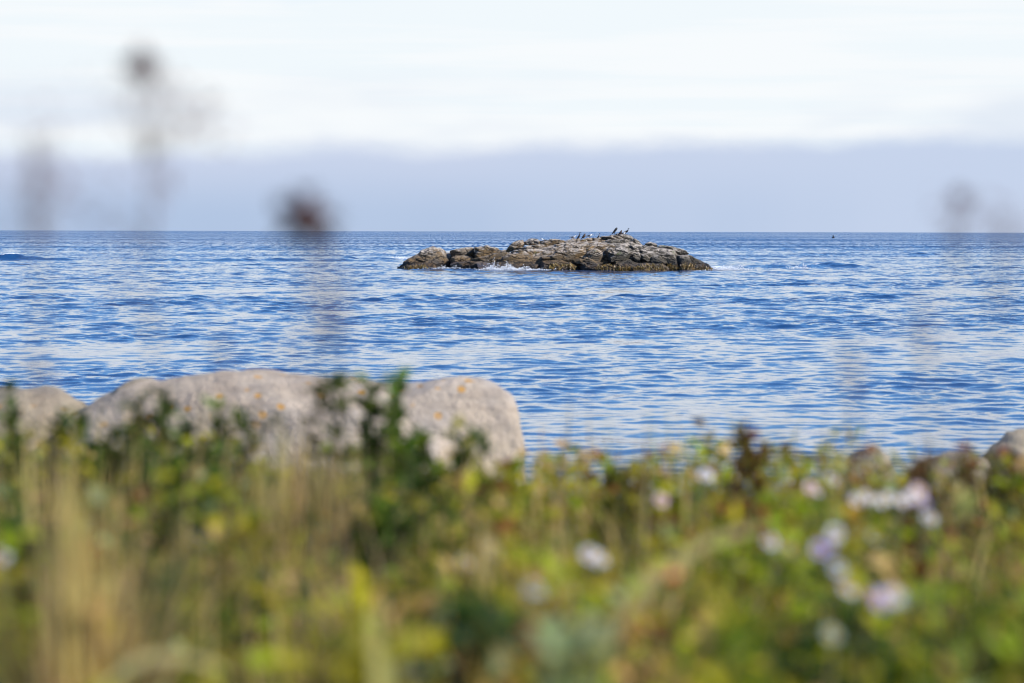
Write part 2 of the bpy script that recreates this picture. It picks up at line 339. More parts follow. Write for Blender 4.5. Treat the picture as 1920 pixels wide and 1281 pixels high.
# ------------------------------------------------------------------ rocks
def smooth_loop(p, n, ten=.35):
    """closed centripetal-ish Catmull-Rom, resampled to n points"""
    p = np.asarray(p, float); k = len(p); out = []
    for i in range(k):
        a, b, c, d = p[i - 1], p[i], p[(i + 1) % k], p[(i + 2) % k]
        for t in np.linspace(0, 1, 12, endpoint=False):
            out.append(b * (2*t**3 - 3*t**2 + 1) + c * (-2*t**3 + 3*t**2) + ten * (c - a) * (t**3 - 2*t**2 + t) + ten * (d - b) * (t**3 - t**2))
    out = np.array(out); q = np.vstack([out, out[:1]]); L = np.concatenate([[0], np.cumsum(np.linalg.norm(np.diff(q, axis=0), axis=1))])
    s = np.linspace(0, L[-1], n, endpoint=False)
    return np.stack([np.interp(s, L, q[:, j]) for j in range(q.shape[1])], 1)
def pillow(name, pts, d, T, m, parent=None, nb=60, rings=11, p=3.0, lean=.5, amp=.12, freq=1.0, back=1.0, seed=0, sink=None, strata=.3, tilt=.3, cuts=0, smooth=True, ten=.35):
    """A rounded block: its outline stands d metres out, it bulges T towards the viewer and T*back away, and leans back."""
    w3 = []
    for (px, py) in pts:
        q = at(px, py, d)
        if sink is not None and py >= sink: q.z = min(q.z, gz(q.x, d) - .35)
        w3.append((q.x, q.z))
    b = smooth_loop(w3, nb, ten); c = b.mean(0); rs = np.sin(np.linspace(math.pi / 2, 0, rings + 1))[:-1]
    V = []; zc = c[1]
    def ring(s, sgn):
        dep = (1 - s ** p) ** (1 / 2.2) * T * (back if sgn > 0 else 1)
        for q in b:
            xz = c + (q - c) * s
            V.append((xz[0], d + sgn * dep + lean * (xz[1] - zc) , xz[1]))
    ring(1.0, 1)
    for s in rs[1:]: ring(s, -1)
    V.append((c[0], d - T, c[1])); ic = len(V) - 1
    o2 = len(V)
    for s in rs[1:]: ring(s, 1)
    V.append((c[0], d + T * back, c[1])); ib = len(V) - 1
    V = np.array(V); R = len(rs); k = np.arange(nb); k2 = (k + 1) % nb; quads = []; tris = []
    for r in range(R - 1): quads.append(np.stack([r * nb + k, r * nb + k2, (r + 1) * nb + k2, (r + 1) * nb + k], 1)[:, ::-1])
    tris.append(np.stack([(R - 1) * nb + k, (R - 1) * nb + k2, np.full(nb, ic)], 1)[:, ::-1])
    idx = [k] + [o2 + j * nb + k for j in range(R - 1)]; idx2 = [k2] + [o2 + j * nb + k2 for j in range(R - 1)]
    for r in range(R - 1): quads.append(np.stack([idx[r], idx2[r], idx2[r + 1], idx[r + 1]], 1))
    tris.append(np.stack([idx[-1], idx2[-1], np.full(nb, ib)], 1))
    # displacement: lumps, layering, facets
    cen = np.array([c[0], d, c[1]]); ct, st = math.cos(tilt), math.sin(tilt)
    size = .5 * (np.ptp(b[:, 0]) + np.ptp(b[:, 1]))
    for i, q in enumerate(V):
        nrm = (q - cen); nrm[1] *= 1.2; nrm = nrm / (np.linalg.norm(nrm) + 1e-6)
        P = Vector(q) * freq + Vector((seed * 3.1, seed * 1.7, 0))
        h = mn.fractal(P, .8, 2.1, 6) * amp + (mn.noise(P * .45)) * amp * 1.2
        zt = -q[0] * st + q[2] * ct; xt = q[0] * ct + q[2] * st
        h += strata * amp * 2.0 * (abs(mn.noise(Vector((xt * .35 * freq, q[1] * .35 * freq, zt * 2.6 * freq + seed)))) - .25)
        V[i] = q + nrm * h * min(1, size / (8 * amp) + .3)
    if cuts:
        rr = np.random.default_rng(int(seed * 13) + 5)
        for _ in range(cuts):
            nn = rr.normal(0, 1, 3) * np.array([.75, 1.1, .75]); nn[1] = -abs(nn[1]) if rr.random() < .8 else nn[1]; nn /= np.linalg.norm(nn)
            dd = (V - cen) @ nn; lim = dd.max() * rr.uniform(.72, .95); ov = np.clip(dd - lim, 0, None)
            V -= nn[None] * (ov * .92)[:, None]
    return mesh_np(name, V, [np.concatenate(quads), np.concatenate(tris)], m, parent, smooth=smooth)

def L(*c): return [(700 + x / 5.333, 400 + y / 5.333) for x, y in c]
def R(*c): return [(1020 + x / 5.0526, 400 + y / 5.0526) for x, y in c]
islet = empty('rocky_islet', (6, 302, 0))
tag(islet, 'low brown rocky islet with seabirds on its crown, rising from the sea', 'islet')
# (outline, distance, bulge)
ROCKS = [
 # submerged core and back shoulders that close the gaps
 (R((-640,530),(-300,420),(0,330),(300,280),(600,235),(780,225),(900,300),(1150,340),(1350,390),(1500,500),(1560,560),(1000,580),(0,575),(-640,560)), 304.0, 2.4),
 (L((300,560),(420,450),(600,390),(760,395),(960,370),(1200,370),(1330,400),(1700,430),(1700,570),(900,570)), 315, 2.2),
 # left outlier
 (L((250,545),(300,505),(350,465),(420,410),(500,372),(580,357),(660,360),(730,368),(775,380),(780,430),(772,490),(740,540),(600,545),(480,545),(400,550),(320,552)), 313, 2.4),
 (L((245,552),(330,525),(420,503),(540,498),(600,520),(640,552),(520,570),(360,570)), 311, 1.2),
 (L((780,376),(880,355),(960,343),(998,345),(1003,380),(990,420),(960,440),(900,436),(840,430),(790,445),(776,410)), 313.5, 1.6),
 (L((775,455),(820,430),(900,425),(980,440),(1002,470),(960,500),(860,520),(780,515)), 312, 1.6),
 (L((1012,345),(1060,337),(1140,335),(1210,345),(1260,355),(1285,375),(1270,392),(1200,412),(1130,430),(1070,445),(1015,450),(1005,420),(1012,390)), 312.5, 1.7),
 (L((1000,455),(1080,440),(1180,412),(1280,388),(1340,392),(1310,425),(1200,455),(1120,500),(1020,520),(985,490)), 310, 1.3),
 (L((1275,372),(1300,365),(1330,370),(1340,395),(1310,402),(1280,395)), 310.5, .5),
 (L((770,500),(860,488),(960,480),(1080,480),(1120,510),(1000,540),(800,540)), 309.5, 1.0),
 # upper left slabs
 (L((1326,378),(1345,345),(1375,312),(1410,288),(1450,275),(1490,276),(1508,312),(1485,345),(1420,362),(1360,388)), 307.5, 2.0),
 (L((1512,284),(1560,268),(1640,272),(1720,285),(1750,298),(1700,314),(1620,322),(1560,318),(1515,318)), 307.8, 2.0),
 (L((1420,365),(1490,340),(1560,322),(1700,310),(1770,318),(1790,340),(1740,352),(1660,356),(1560,362),(1450,385)), 305.8, 1.5),
 (L((1340,395),(1400,375),(1470,368),(1560,355),(1640,352),(1650,372),(1560,385),(1450,392),(1370,405)), 305.0, 1.0),
 (L((1270,465),(1330,422),(1450,388),(1560,365),(1680,352),(1740,372),(1830,395),(1840,440),(1720,465),(1560,478),(1400,490)), 304.2, 2.0),
 (L((1180,490),(1260,465),(1420,470),(1560,475),(1640,490),(1660,530),(1500,545),(1300,540)), 303.0, 1.1),
 # crest
 (R((-20,285),(10,268),(60,263),(130,256),(180,262),(200,285),(160,300),(90,312),(40,305)), 306.5, 1.5),
 (R((60,330),(100,300),(150,290),(220,282),(250,295),(230,312),(160,320),(100,335)), 305.2, .9),
 (R((190,268),(230,250),(290,242),(340,243),(352,268),(330,290),(275,300),(235,288)), 306.2, 1.3),
 (R((235,300),(270,280),(330,280),(345,296),(300,305)), 305.2, .7),
 (R((335,265),(360,248),(410,242),(455,238),(470,262),(440,282),(345,292)), 306.5, 1.2),
 (R((460,240),(500,232),(540,233),(545,262),(515,278),(465,276)), 306.3, 1.1),
 (R((530,236),(570,220),(625,211),(700,206),(770,204),(820,216),(850,240),(840,268),(760,278),(660,288),(580,292),(535,272)), 306.8, 2.4),
 (R((560,270),(640,250),(740,246),(820,256),(830,276),(740,292),(640,300),(570,296)), 304.8, 1.2),
 (R((828,236),(870,252),(912,282),(942,310),(935,352),(900,362),(860,332),(830,292),(812,268)), 305.8, 1.9),
 # long pale slab and the brown boulders under it
 (R((-280,430),(-150,388),(0,342),(120,312),(260,297),(420,287),(545,287),(575,302),(540,325),(430,340),(330,345),(250,352),(120,385),(0,410),(-120,425)), 304.6, 2.0),
 (R((540,318),(580,300),(660,292),(760,285),(800,300),(760,318),(690,322),(620,338),(560,345)), 304.2, 1.0),
 (R((-60,432),(30,405),(95,385),(150,360),(240,336),(320,326),(382,336),(402,375),(392,412),(335,432),(240,450),(150,448),(40,446)), 303.0, 1.9),
 (R((405,372),(430,347),(500,336),(545,346),(568,376),(572,425),(545,468),(480,458),(420,435),(402,402)), 302.6, 1.7),
 (R((577,362),(620,332),(700,317),(770,311),(800,340),(826,385),(820,425),(760,446),(680,452),(610,450),(580,415)), 302.6, 1.9),
 (R((780,312),(830,302),(872,332),(898,368),(880,385),(838,380),(824,360),(800,330)), 303.6, 1.1),
 (R((838,382),(880,372),(915,390),(920,430),(902,464),(868,468),(848,442),(836,412)), 302.2, 1.0),
 (R((922,392),(950,382),(985,408),(1002,430),(988,457),(940,455),(920,430)), 302.0, .9),
 (R((908,352),(945,346),(1000,375),(1024,400),(1002,418),(960,398),(920,378)), 302.9, .9),
 (R((930,328),(955,298),(978,325),(994,362),(962,356),(925,348)), 303.8, .8),
 (R((953,292),(985,278),(1040,282),(1070,300),(1070,322),(1020,318),(965,308)), 306.0, 1.0),
 (R((962,310),(1010,316),(1080,330),(1090,362),(1060,378),(1000,362),(970,338)), 304.6, 1.0),
 (R((1080,318),(1115,308),(1160,308),(1230,325),(1300,338),(1350,355),(1372,392),(1340,405),(1265,395),(1240,402),(1180,375),(1095,352)), 305.8, 2.0),
 (R((1078,348),(1160,368),(1230,402),(1260,440),(1270,500),(1262,550),(1180,552),(1158,490),(1130,445),(1080,405)), 303.6, 2.0),
 (R((1264,402),(1340,397),(1374,402),(1392,450),(1402,510),(1385,552),(1288,552),(1270,480)), 303.2, 1.8),
 (R((1368,396),(1410,412),(1460,440),(1498,466),(1498,552),(1420,555),(1394,500),(1380,440)), 303.6, 1.8),
 (R((1470,446),(1520,466),(1560,490),(1594,528),(1585,552),(1494,552),(1486,490)), 303.4, 1.4),
 (R((998,440),(1030,402),(1080,398),(1130,430),(1162,470),(1130,492),(1040,485),(994,465)), 302.4, 1.3),
 (R((1020,395),(1070,380),(1130,400),(1180,440),(1200,490),(1170,500),(1130,440),(1080,404)), 302.8, .9),
 # ledges at the foot
 (R((575,472),(600,446),(700,448),(800,434),(850,452),(900,470),(1010,478),(990,500),(880,505),(760,500),(640,498)), 301.4, 1.1),
 (R((245,455),(300,432),(400,428),(480,452),(566,468),(566,498),(480,496),(380,488),(280,478)), 301.6, 1.1),
 (R((-60,510),(-10,458),(80,442),(180,452),(270,478),(355,520),(250,545),(100,545),(0,540)), 301.4, 1.5),
 (R((-230,500),(-150,480),(-70,478),(-30,500),(-60,535),(-200,535)), 301.8, 1.0),
 (R((330,500),(440,488),(520,492),(640,490),(760,488),(810,520),(740,552),(600,550),(480,545),(360,540)), 300.9, 1.2),
 (R((640,500),(720,480),(800,478),(840,500),(810,530),(700,535)), 300.6, .7),
 (R((780,505),(860,488),(960,482),(1080,482),(1170,492),(1200,550),(1000,556),(860,556),(790,548)), 301.0, 1.3),
 (R((900,515),(980,500),(1060,505),(1090,550),(920,556)), 300.4, .7),
 (R((350,470),(400,462),(460,474),(520,480),(520,500),(430,505),(360,498)), 300.9, .7),
]
rseed = 0
for pts, d, T in ROCKS:
    rseed += 1; cx_ = sum(p_[0] for p_ in pts) / len(pts); cy_ = sum(p_[1] for p_ in pts) / len(pts); pts = [(cx_ + (a_ - cx_) * 1.035, cy_ + (b_ - cy_) * 1.05) for a_, b_ in pts]
    big = max(x for x, y in pts) - min(x for x, y in pts) > 45
    if rseed > 2: d -= .32 * T; T *= .62
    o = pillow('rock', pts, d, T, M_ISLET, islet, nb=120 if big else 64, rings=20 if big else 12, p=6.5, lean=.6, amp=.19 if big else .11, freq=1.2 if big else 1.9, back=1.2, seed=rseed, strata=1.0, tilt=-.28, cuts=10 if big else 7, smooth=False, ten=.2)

# shore boulders
def thing_rock(label, pieces, d0, **kw):
    e = empty('boulder', at(pieces[0][0][0][0], 900, d0)); e.location.z = gz(e.location.x, d0); bpy.context.view_layer.update()
    tag(e, label, 'boulder', 'boulders along the shore')
    for i, (pts, d, T, m, k) in enumerate(pieces): pillow('rock_mass', pts, d, T, m, e, seed=40 + i + d0 * 3.3, **{**kw, **k})
    return e
KB = dict(nb=150, rings=26, amp=.07, freq=1.8, p=3.6, lean=.35, strata=.2, tilt=1.2, cuts=3)
thing_rock('huge pale granite boulder with orange lichen spots, behind the bushes on the left', [
 ([(60,880),(90,808),(130,778),(170,757),(210,739),(240,724),(262,716),(290,722),(340,718),(400,712),(440,705),(470,701),(500,703),(530,711),(580,714),(640,718),(690,722),(735,736),(765,762),(815,794),(865,824),(905,846),(940,862),(955,1100),(60,1100)], 20.2, .50, M_GRANITE, dict(sink=1000, p=6.5, ten=.10, cuts=5, amp=.055)),
 ([(690,745),(718,727),(740,724),(770,725),(800,722),(835,714),(870,711),(905,713),(935,727),(958,752),(973,788),(980,830),(984,880),(990,1100),(740,1100),(700,800)], 20.42, .48, M_GRANITE, dict(sink=1000, p=6.5, lean=.3, ten=.08, amp=.05, cuts=4, nb=160)),
 ([(205,745),(232,714),(255,708),(280,709),(300,722),(290,760)], 20.5, .3, M_SHORE, dict(nb=60, rings=12)),
 ([(560,730),(600,708),(660,709),(720,713),(760,728),(740,760),(600,760)], 20.6, .3, M_SHORE, dict(nb=60, rings=12)),
], 20, **KB)
KS = dict(nb=90, rings=16, amp=.06, freq=2.6, p=3.0, lean=.4, strata=.5, cuts=8)
thing_rock('rounded beige boulder at the far left edge, left of the huge granite boulder', [
 ([(-120,900),(-90,770),(-40,742),(20,736),(60,738),(100,746),(130,756),(155,772),(170,810),(160,1100),(-120,1100)], 20.8, .5, M_SHORE, dict(sink=1000)),
 ([(60,760),(85,737),(115,738),(150,748),(165,765),(150,790),(80,790)], 21.5, .3, M_SHORE, dict(nb=60, rings=10))], 21, **KS)
for lab, pts, d, T in [
 ('angular grey-brown boulder with a pale lit ridge, cut by the right edge', [(1862,900),(1868,852),(1880,834),(1895,820),(1905,813),(1940,806),(2000,815),(2020,900),(2020,1100),(1862,1100)], 24, .5),
 ('low pinkish boulder in front of the angular one at the right edge', [(1835,930),(1852,868),(1870,849),(1895,842),(1935,842),(1990,850),(2000,940),(2000,1100),(1835,1100)], 18.5, .4),
 ('broad pale boulder half hidden by brown stems near the right edge', [(1690,925),(1708,868),(1740,849),(1780,841),(1820,844),(1852,858),(1874,876),(1878,935),(1872,1100),(1698,1100)], 17.5, .4),
 ('small rounded boulder with orange lichen, behind the white asters', [(1545,920),(1570,878),(1595,860),(1625,851),(1655,856),(1682,876),(1700,920),(1680,1100),(1560,1100)], 17.5, .35)]:
    thing_rock(lab, [(pts, d, T, M_SHORE, dict(sink=1000))], d, **KS)

# ------------------------------------------------------------------ rockweed, spray
bpy.context.view_layer.update(); dg = bpy.context.evaluated_depsgraph_get()
def cast(px, py, start=250.):
    o = at(px, py, start); dr = (o - CAM).normalized()
    ok, loc, nrm, idx, ob, mx = sc.ray_cast(dg, o, dr, distance=120)
    return (loc.copy(), nrm.copy(), ob) if ok else (None, None, None)
class Blades:
    """collects leaves and blades as arrays"""
    def __init__(s): s.v = []; s.q = []; s.t = []; s.c = []; s.n = 0
    def leaves(s, pos, ax, nrm, ln, wd, c):
        pos, ax, nrm, c = map(np.asarray, (pos, ax, nrm, c)); n = len(pos)
        ax = ax / np.linalg.norm(ax, axis=1, keepdims=True); sd = np.cross(ax, nrm); sd /= np.linalg.norm(sd, axis=1, keepdims=True) + 1e-9
        nn = np.cross(sd, ax); ln = np.asarray(ln)[:, None]; wd = np.asarray(wd)[:, None]
        V = np.stack([pos, pos + ax * ln * .42 - sd * wd + nn * wd * .35, pos + ax * ln * .5 , pos + ax * ln * .42 + sd * wd + nn * wd * .35, pos + ax * ln - nn * ln * .12], 1)
        b = s.n + 5 * np.arange(n)[:, None]
        s.t.append((b[:, None] + np.array([[0, 2, 1], [0, 3, 2], [1, 2, 4], [2, 3, 4]])[None]).reshape(-1, 3))
        s.v.append(V.reshape(-1, 3)); s.c.append(np.repeat(c, 5, 0)); s.n += 5 * n
    def blades(s, pos, az, ln, wd, bend, c, lean=None, K=4, tip=None):
        pos, az, ln, wd, bend, c = map(np.asarray, (pos, az, ln, wd, bend, c)); n = len(pos)
        h = np.stack([np.cos(az), np.sin(az), np.zeros(n)], 1); sdv = np.stack([-np.sin(az + .6), np.cos(az + .6), np.zeros(n)], 1)
        le = np.zeros(n) if lean is None else np.asarray(lean); V = []
        for k in range(K + 1):
            t = k / K; o = (h * (le * t + bend * t * t)[:, None] + np.array([0, 0, 1.]) * (t - .45 * np.abs(bend) * t * t)[:, None]) * ln[:, None]
            wk = wd * (1 - t ** 2.2) * .5 + .0004
            V += [pos + o - sdv * wk[:, None], pos + o + sdv * wk[:, None]]
        V = np.stack(V, 1); m = 2 * (K + 1); b = s.n + m * np.arange(n)[:, None]
        f = np.array([[2 * k, 2 * k + 1, 2 * k + 3, 2 * k + 2] for k in range(K)])
        s.q.append((b[:, None] + f[None]).reshape(-1, 4)); s.v.append(V.reshape(-1, 3))
        cc = np.repeat(c, m, 0)
        s.c.append(cc); s.n += m * n
    def tube(s, pts, r0, r1, c, seg=5):
        pts = np.asarray(pts, float); n = len(pts); tg = np.gradient(pts, axis=0); tg /= np.linalg.norm(tg, axis=1, keepdims=True) + 1e-9
        a = np.cross(tg, [.31, .9, .2]); a /= np.linalg.norm(a, axis=1, keepdims=True); b = np.cross(tg, a)
        r = np.linspace(r0, r1, n)[:, None, None]; th = np.linspace(0, 2 * math.pi, seg, endpoint=False)
        V = pts[:, None] + r * (a[:, None] * np.cos(th)[None, :, None] + b[:, None] * np.sin(th)[None, :, None])
        i = s.n + np.arange(n * seg).reshape(n, seg); j = np.roll(i, -1, 1)
        s.q.append(np.stack([i[:-1], j[:-1], j[1:], i[1:]], -1).reshape(-1, 4)); s.v.append(V.reshape(-1, 3))
        s.c.append(np.repeat(np.asarray(c, float)[None], n * seg, 0)); s.n += n * seg
    def build(s, name, m, parent=None, smooth=False):
        f = [np.concatenate(a) for a in (s.q, s.t) if a]
        return mesh_np(name, np.concatenate(s.v), f, m, parent, smooth, cols=np.concatenate(s.c))
def jit(c, n, a=.25):
    c = np.asarray(c, float); return np.clip(c[None] * rng.uniform(1 - a, 1 + a, (n, 1)) * rng.uniform(.9, 1.1, (n, 3)), 0, 1)

weed = Blades()
for (xa, xb, ya, yb, n) in [(1030, 1078, 494, 503, 60), (1120, 1150, 497, 504, 40), (1148, 1180, 500, 506, 40), (1200, 1260, 496, 507, 110), (1255, 1285, 498, 507, 50), (1278, 1302, 495, 507, 60), (1305, 1336, 501, 507, 40), (760, 800, 498, 503, 25), (1180, 1215, 501, 507, 25)]:
    for k in range(n):
        px, py = random.uniform(xa, xb), random.uniform(ya, yb); loc, nr, ob = cast(px, py)
        if loc is None or ob.name.startswith('sea') or loc.z > 1.2: continue
        q = random.randint(6, 10); nr = np.array(nr); P = np.array(loc) + rng.normal(0, .1, (q, 3)) + nr * .03
        ax = np.stack([rng.normal(0, .35, q), -np.abs(rng.normal(.4, .2, q)), -rng.uniform(.5, 1, q)], 1)
        weed.leaves(P, ax, np.repeat(nr[None], q, 0) + rng.normal(0, .4, (q, 3)), rng.uniform(.15, .38, q), rng.uniform(.03, .07, q), jit(random.choice([(.20, .12, .02), (.13, .075, .015), (.27, .17, .03), (.07, .045, .015)]), q))
wo = weed.build('rockweed', M_WEED, islet); wo['kind'] = 'stuff'

def blob_cloud(name, spots, m):
    """spray: many small drops"""
    ico = np.array([(0, 0, 1), (.894, 0, .447), (.276, .851, .447), (-.724, .526, .447), (-.724, -.526, .447), (.276, -.851, .447), (.724, .526, -.447), (-.276, .851, -.447), (-.894, 0, -.447), (-.276, -.851, -.447), (.724, -.526, -.447), (0, 0, -1)])
    fc = np.array([(0,1,2),(0,2,3),(0,3,4),(0,4,5),(0,5,1),(1,6,2),(2,7,3),(3,8,4),(4,9,5),(5,10,1),(2,6,7),(3,7,8),(4,8,9),(5,9,10),(1,10,6),(6,11,7),(7,11,8),(8,11,9),(9,11,10),(10,11,6)])
    V = []; Fs = []; n = 0
    for (c, r) in spots:
        V.append(ico * r * rng.uniform(.6, 1.3, (1, 3)) + np.array(c)); Fs.append(fc + n); n += 12
    return mesh_np(name, np.concatenate(V), np.concatenate(Fs), m)
spots = []
for (px, py, hw, hz, n, d) in [(742, 485, 22, .35, 160, 405), (950, 495, 50, .40, 420, 299.5), (925, 494, 14, .75, 70, 300), (1005, 500, 40, .12, 60, 299.3), (1350, 502, 26, .25, 220, 303), (1382, 500, 26, .3, 110, 305), (1500, 500, 22, .25, 90, 318), (840, 499, 40, .2, 90, 309)]:
    for k in range(int(n * 2.2)):
        u = random.gauss(0, .5); p = at(px + u * hw, py, d); r = random.uniform(.018, .06)
        spots.append(((p.x, d + random.gauss(0, .8), max(.0, .05 + abs(random.gauss(0, .5)) * hz * math.exp(-u * u * .6) * (1 + .6 * math.sin(px + u * 9)))), r))
fo = blob_cloud('sea_foam', spots, M_FOAM); tag(fo, 'white wash of breaking waves round the islet', kind='stuff')

# ------------------------------------------------------------------ birds
def loft(name, pts, m, parent, seg=10, flat=1.0, y0=0.):
    """one continuous skin through (x, z, radius) stations"""
    P = np.array(pts, float); t = np.linspace(0, len(P) - 1, (len(P) - 1) * 3 + 1); P = np.stack([np.interp(t, np.arange(len(P)), P[:, j]) for j in range(3)], 1)
    for _ in range(2): P[1:-1] = .5 * P[1:-1] + .25 * (P[:-2] + P[2:])
    tg = np.gradient(P[:, :2], axis=0); tg /= np.linalg.norm(tg, axis=1, keepdims=True) + 1e-9
    V = []
    for (x, z, r), (tx, tz) in zip(P, tg):
        for k in range(seg):
            a = 2 * math.pi * k / seg; V.append((x - tz * math.sin(a) * r, y0 + math.cos(a) * r * flat, z + tx * math.sin(a) * r))
    i = np.arange(len(V)).reshape(len(P), seg); j = np.roll(i, -1, 1)
    q = np.stack([i[:-1], i[1:], j[1:], j[:-1]], -1).reshape(-1, 4)
    V = np.array(V + [(P[0, 0], y0, P[0, 1]), (P[-1, 0], y0, P[-1, 1])]); k = np.arange(seg); k2 = (k + 1) % seg
    tr = np.concatenate([np.stack([i[0, k], i[0, k2], np.full(seg, len(V) - 2)], 1), np.stack([i[-1, k2], i[-1, k], np.full(seg, len(V) - 1)], 1)])
    o = mesh_np(name, V, [q, tr], m); o.parent = parent; return o
CORM = {
 'tall': [(-.30,.04,.012),(-.24,.12,.03),(-.16,.20,.06),(-.07,.31,.095),(.0,.42,.10),(.05,.52,.075),(.07,.60,.042),(.06,.68,.032),(.06,.76,.032),(.09,.81,.042),(.14,.82,.028),(.19,.81,.012),(.25,.80,.007)],
 'lean': [(-.42,.02,.012),(-.33,.10,.03),(-.22,.22,.07),(-.08,.38,.12),(.06,.54,.13),(.15,.66,.115),(.19,.72,.09),(.18,.74,.06),(.14,.72,.03)],
 'hunch': [(-.34,.05,.012),(-.26,.10,.035),(-.16,.18,.09),(-.03,.30,.14),(.06,.42,.13),(.10,.52,.09),(.10,.58,.065),(.13,.60,.045),(.18,.58,.02)],
 'stand': [(-.42,.10,.012),(-.34,.15,.03),(-.22,.21,.08),(-.06,.27,.125),(.10,.34,.115),(.20,.42,.07),(.24,.52,.045),(.23,.60,.036),(.25,.67,.045),(.31,.68,.028),(.37,.67,.010),(.42,.665,.006)]}
GULL = {
 'stand': [(-.40,.20,.012),(-.26,.23,.06),(-.10,.26,.11),(.06,.29,.12),(.17,.35,.09),(.22,.42,.068),(.26,.45,.058),(.32,.44,.03)],
 'sit': [(-.40,.12,.012),(-.26,.13,.07),(-.10,.13,.12),(.06,.15,.12),(.17,.22,.09),(.21,.30,.07),(.25,.34,.06),(.31,.33,.03)]}
def bird(kind, pose, px, py, face, sc_, label, brown=False):
    loc = None
    for dy in np.arange(-1.5, 9, .25):
        l2, nr, ob = cast(px, py + dy)
        if l2 is not None and not ob.name.startswith('sea') and l2.y < 312: loc = l2; break
    if loc is None: loc = at(px, py, 306)
    e = empty('cormorant' if kind == 'c' else 'gull', loc + Vector((0, .25, -.02)))
    e.rotation_euler = (0, 0, 0 if face > 0 else math.pi); e.rotation_euler.z += random.uniform(-.35, .35); e.scale = (sc_,) * 3
    bpy.context.view_layer.update()
    tag(e, label, 'bird', 'seabirds resting on the islet')
    if kind == 'c':
        st = CORM[pose]; loft('body', st, M_BROWN if brown else M_BLACK, e)
        b = st[3]; b2 = st[1]
        for s in (-1, 1): loft('wing', [(b2[0] - .02, b2[1] + .02, .012), (.5 * (b[0] + b2[0]), .5 * (b[1] + b2[1]) + .02, .05), (b[0], b[1] + .02, .085), (st[4][0], st[4][1] + .01, .075), (st[4][0] + .05, st[4][1] + .05, .02)], M_BLACK, e, flat=.4, y0=s * .075)
        for s in (-1, 1): loft('leg', [(b[0] + .0, b[1] - .04, .022), (b[0] + .02, .08, .014), (b[0] + .02, .012, .012), (b[0] + .10, .0, .014)], M_SLATE, e, seg=6, y0=s * .05)
    else:
        st = GULL[pose]; loft('body', st, M_WHITE, e); h = st[-1]
        loft('bill', [(h[0] - .01, h[1], .02), (h[0] + .05, h[1] - .005, .016), (h[0] + .09, h[1] - .02, .005)], M_BILL, e, seg=6)
        for s in (-1, 1): loft('wing', [(st[0][0] - .12, st[0][1] + .03, .008), (st[1][0], st[1][1] + .035, .045), (st[2][0], st[2][1] + .03, .085), (st[3][0], st[3][1] + .02, .08), (st[3][0] + .06, st[3][1] + .01, .02)], M_SLATE, e, flat=.45, y0=s * .085)
        if pose == 'stand':
            for s in (-1, 1): loft('leg', [(0, .2, .015), (.01, .1, .010), (.0, .012, .010), (.06, .0, .013)], M_LEG, e, seg=6, y0=s * .045)
bird('c', 'lean', 1153.5, 440.5, 1, 1.0, 'dark cormorant leaning forward with its head tucked, left on the highest rock')
bird('c', 'hunch', 1163.5, 443.5, 1, .95, 'hunched brownish cormorant between the leaning and the long-necked one on the crown', True)
bird('c', 'stand', 1174, 440.5, 1, .95, 'dark cormorant with raised neck and head turned right, rightmost bird on the crown')
bird('g', 'sit', 1168.5, 441.5, 1, .85, 'white-breasted gull partly hidden behind the cormorants on the crown')
bird('c', 'tall', 1122.5, 450.5, 1, .80, 'upright cormorant with pale breast standing alone left of the crown', True)
bird('g', 'stand', 1105.5, 446, 1, .88, 'black-backed gull with white head, right of the round hunched cormorant')
bird('c', 'hunch', 1095, 446.5, 1, .98, 'round hunched brown cormorant between an upright cormorant and a gull', True)
bird('c', 'tall', 1086, 451, 1, .98, 'slim upright cormorant with raised bill, left of the round hunched one')
bird('g', 'sit', 1075, 447.5, 1, .85, 'gull sitting with white head raised, left of the slim upright cormorant')
bird('g', 'sit', 1020, 450.8, -1, 1.0, 'black-backed gull sitting alone on the left slab of the islet')

# buoy far out
p = at(1562.5, 446.5, 1000); dB = 1000 * CAM.z / (CAM.z - p.z); pb = at(1562.5, 446.5, dB)
e = empty('buoy', (pb.x, dB, 0)); bpy.context.view_layer.update(); tag(e, 'tiny dark buoy floating far out, right of the islet near the horizon', 'buoy')
loft('float', [(0, -.5, .35), (0, -.3, .80), (0, .2, .86), (0, .9, .80), (0, 1.2, .3)], M_BUOY, e, seg=14)
loft('top_mark', [(0, 1.1, .16), (-.1, 1.5, .2), (-.2, 1.9, .36), (-.2, 2.2, .08)], M_BUOY, e, seg=10)

# ------------------------------------------------------------------ vegetation
TAN = (.52, .34, .13); STRAW = (.62, .49, .18); YGR = (.36, .33, .018); GRN = (.17, .22, .016); DGR = (.030, .060, .008); OLV = (.19, .16, .022); RED = (.18, .055, .020); SAGE = (.28, .35, .17); FRESH = (.25, .32, .016)
def px_of(x, d): return 960 + x / d * F
def pick(px, d, n):
    """palette weights across the bank, by photo column and distance"""
    W = {}
    def g_(c, s): return np.exp(-((px - c) / s) ** 2)
    nearf = np.clip((5.5 - d) / 3, 0, 1)
    tan = .08 + .28 * g_(130, 110) + .28 * g_(560, 100) + .12 * g_(900, 250) + .10 * nearf
    dg = .12 + .55 * g_(330, 150) * (d > 3.8) + .60 * g_(720, 130) * (d > 4.7) + .25 * g_(1560, 140) * (d < 5)
    fr = .20 + .55 * g_(1800, 190) * (d < 6) + .35 * g_(1480, 120) + .25 * g_(60, 80) * (d < 5)
    red = .05 + .40 * g_(1800, 190) * (d > 6) + .22 * g_(1400, 90) * (d > 5.8) + .1 * g_(1230, 60)
    yg = .32 + .2 * g_(500, 250) + .15 * g_(950, 200); ol = .24 + 0 * px; sg = .07 + 0 * px
    return np.stack([tan, dg, fr, red, yg, ol, sg], -1)
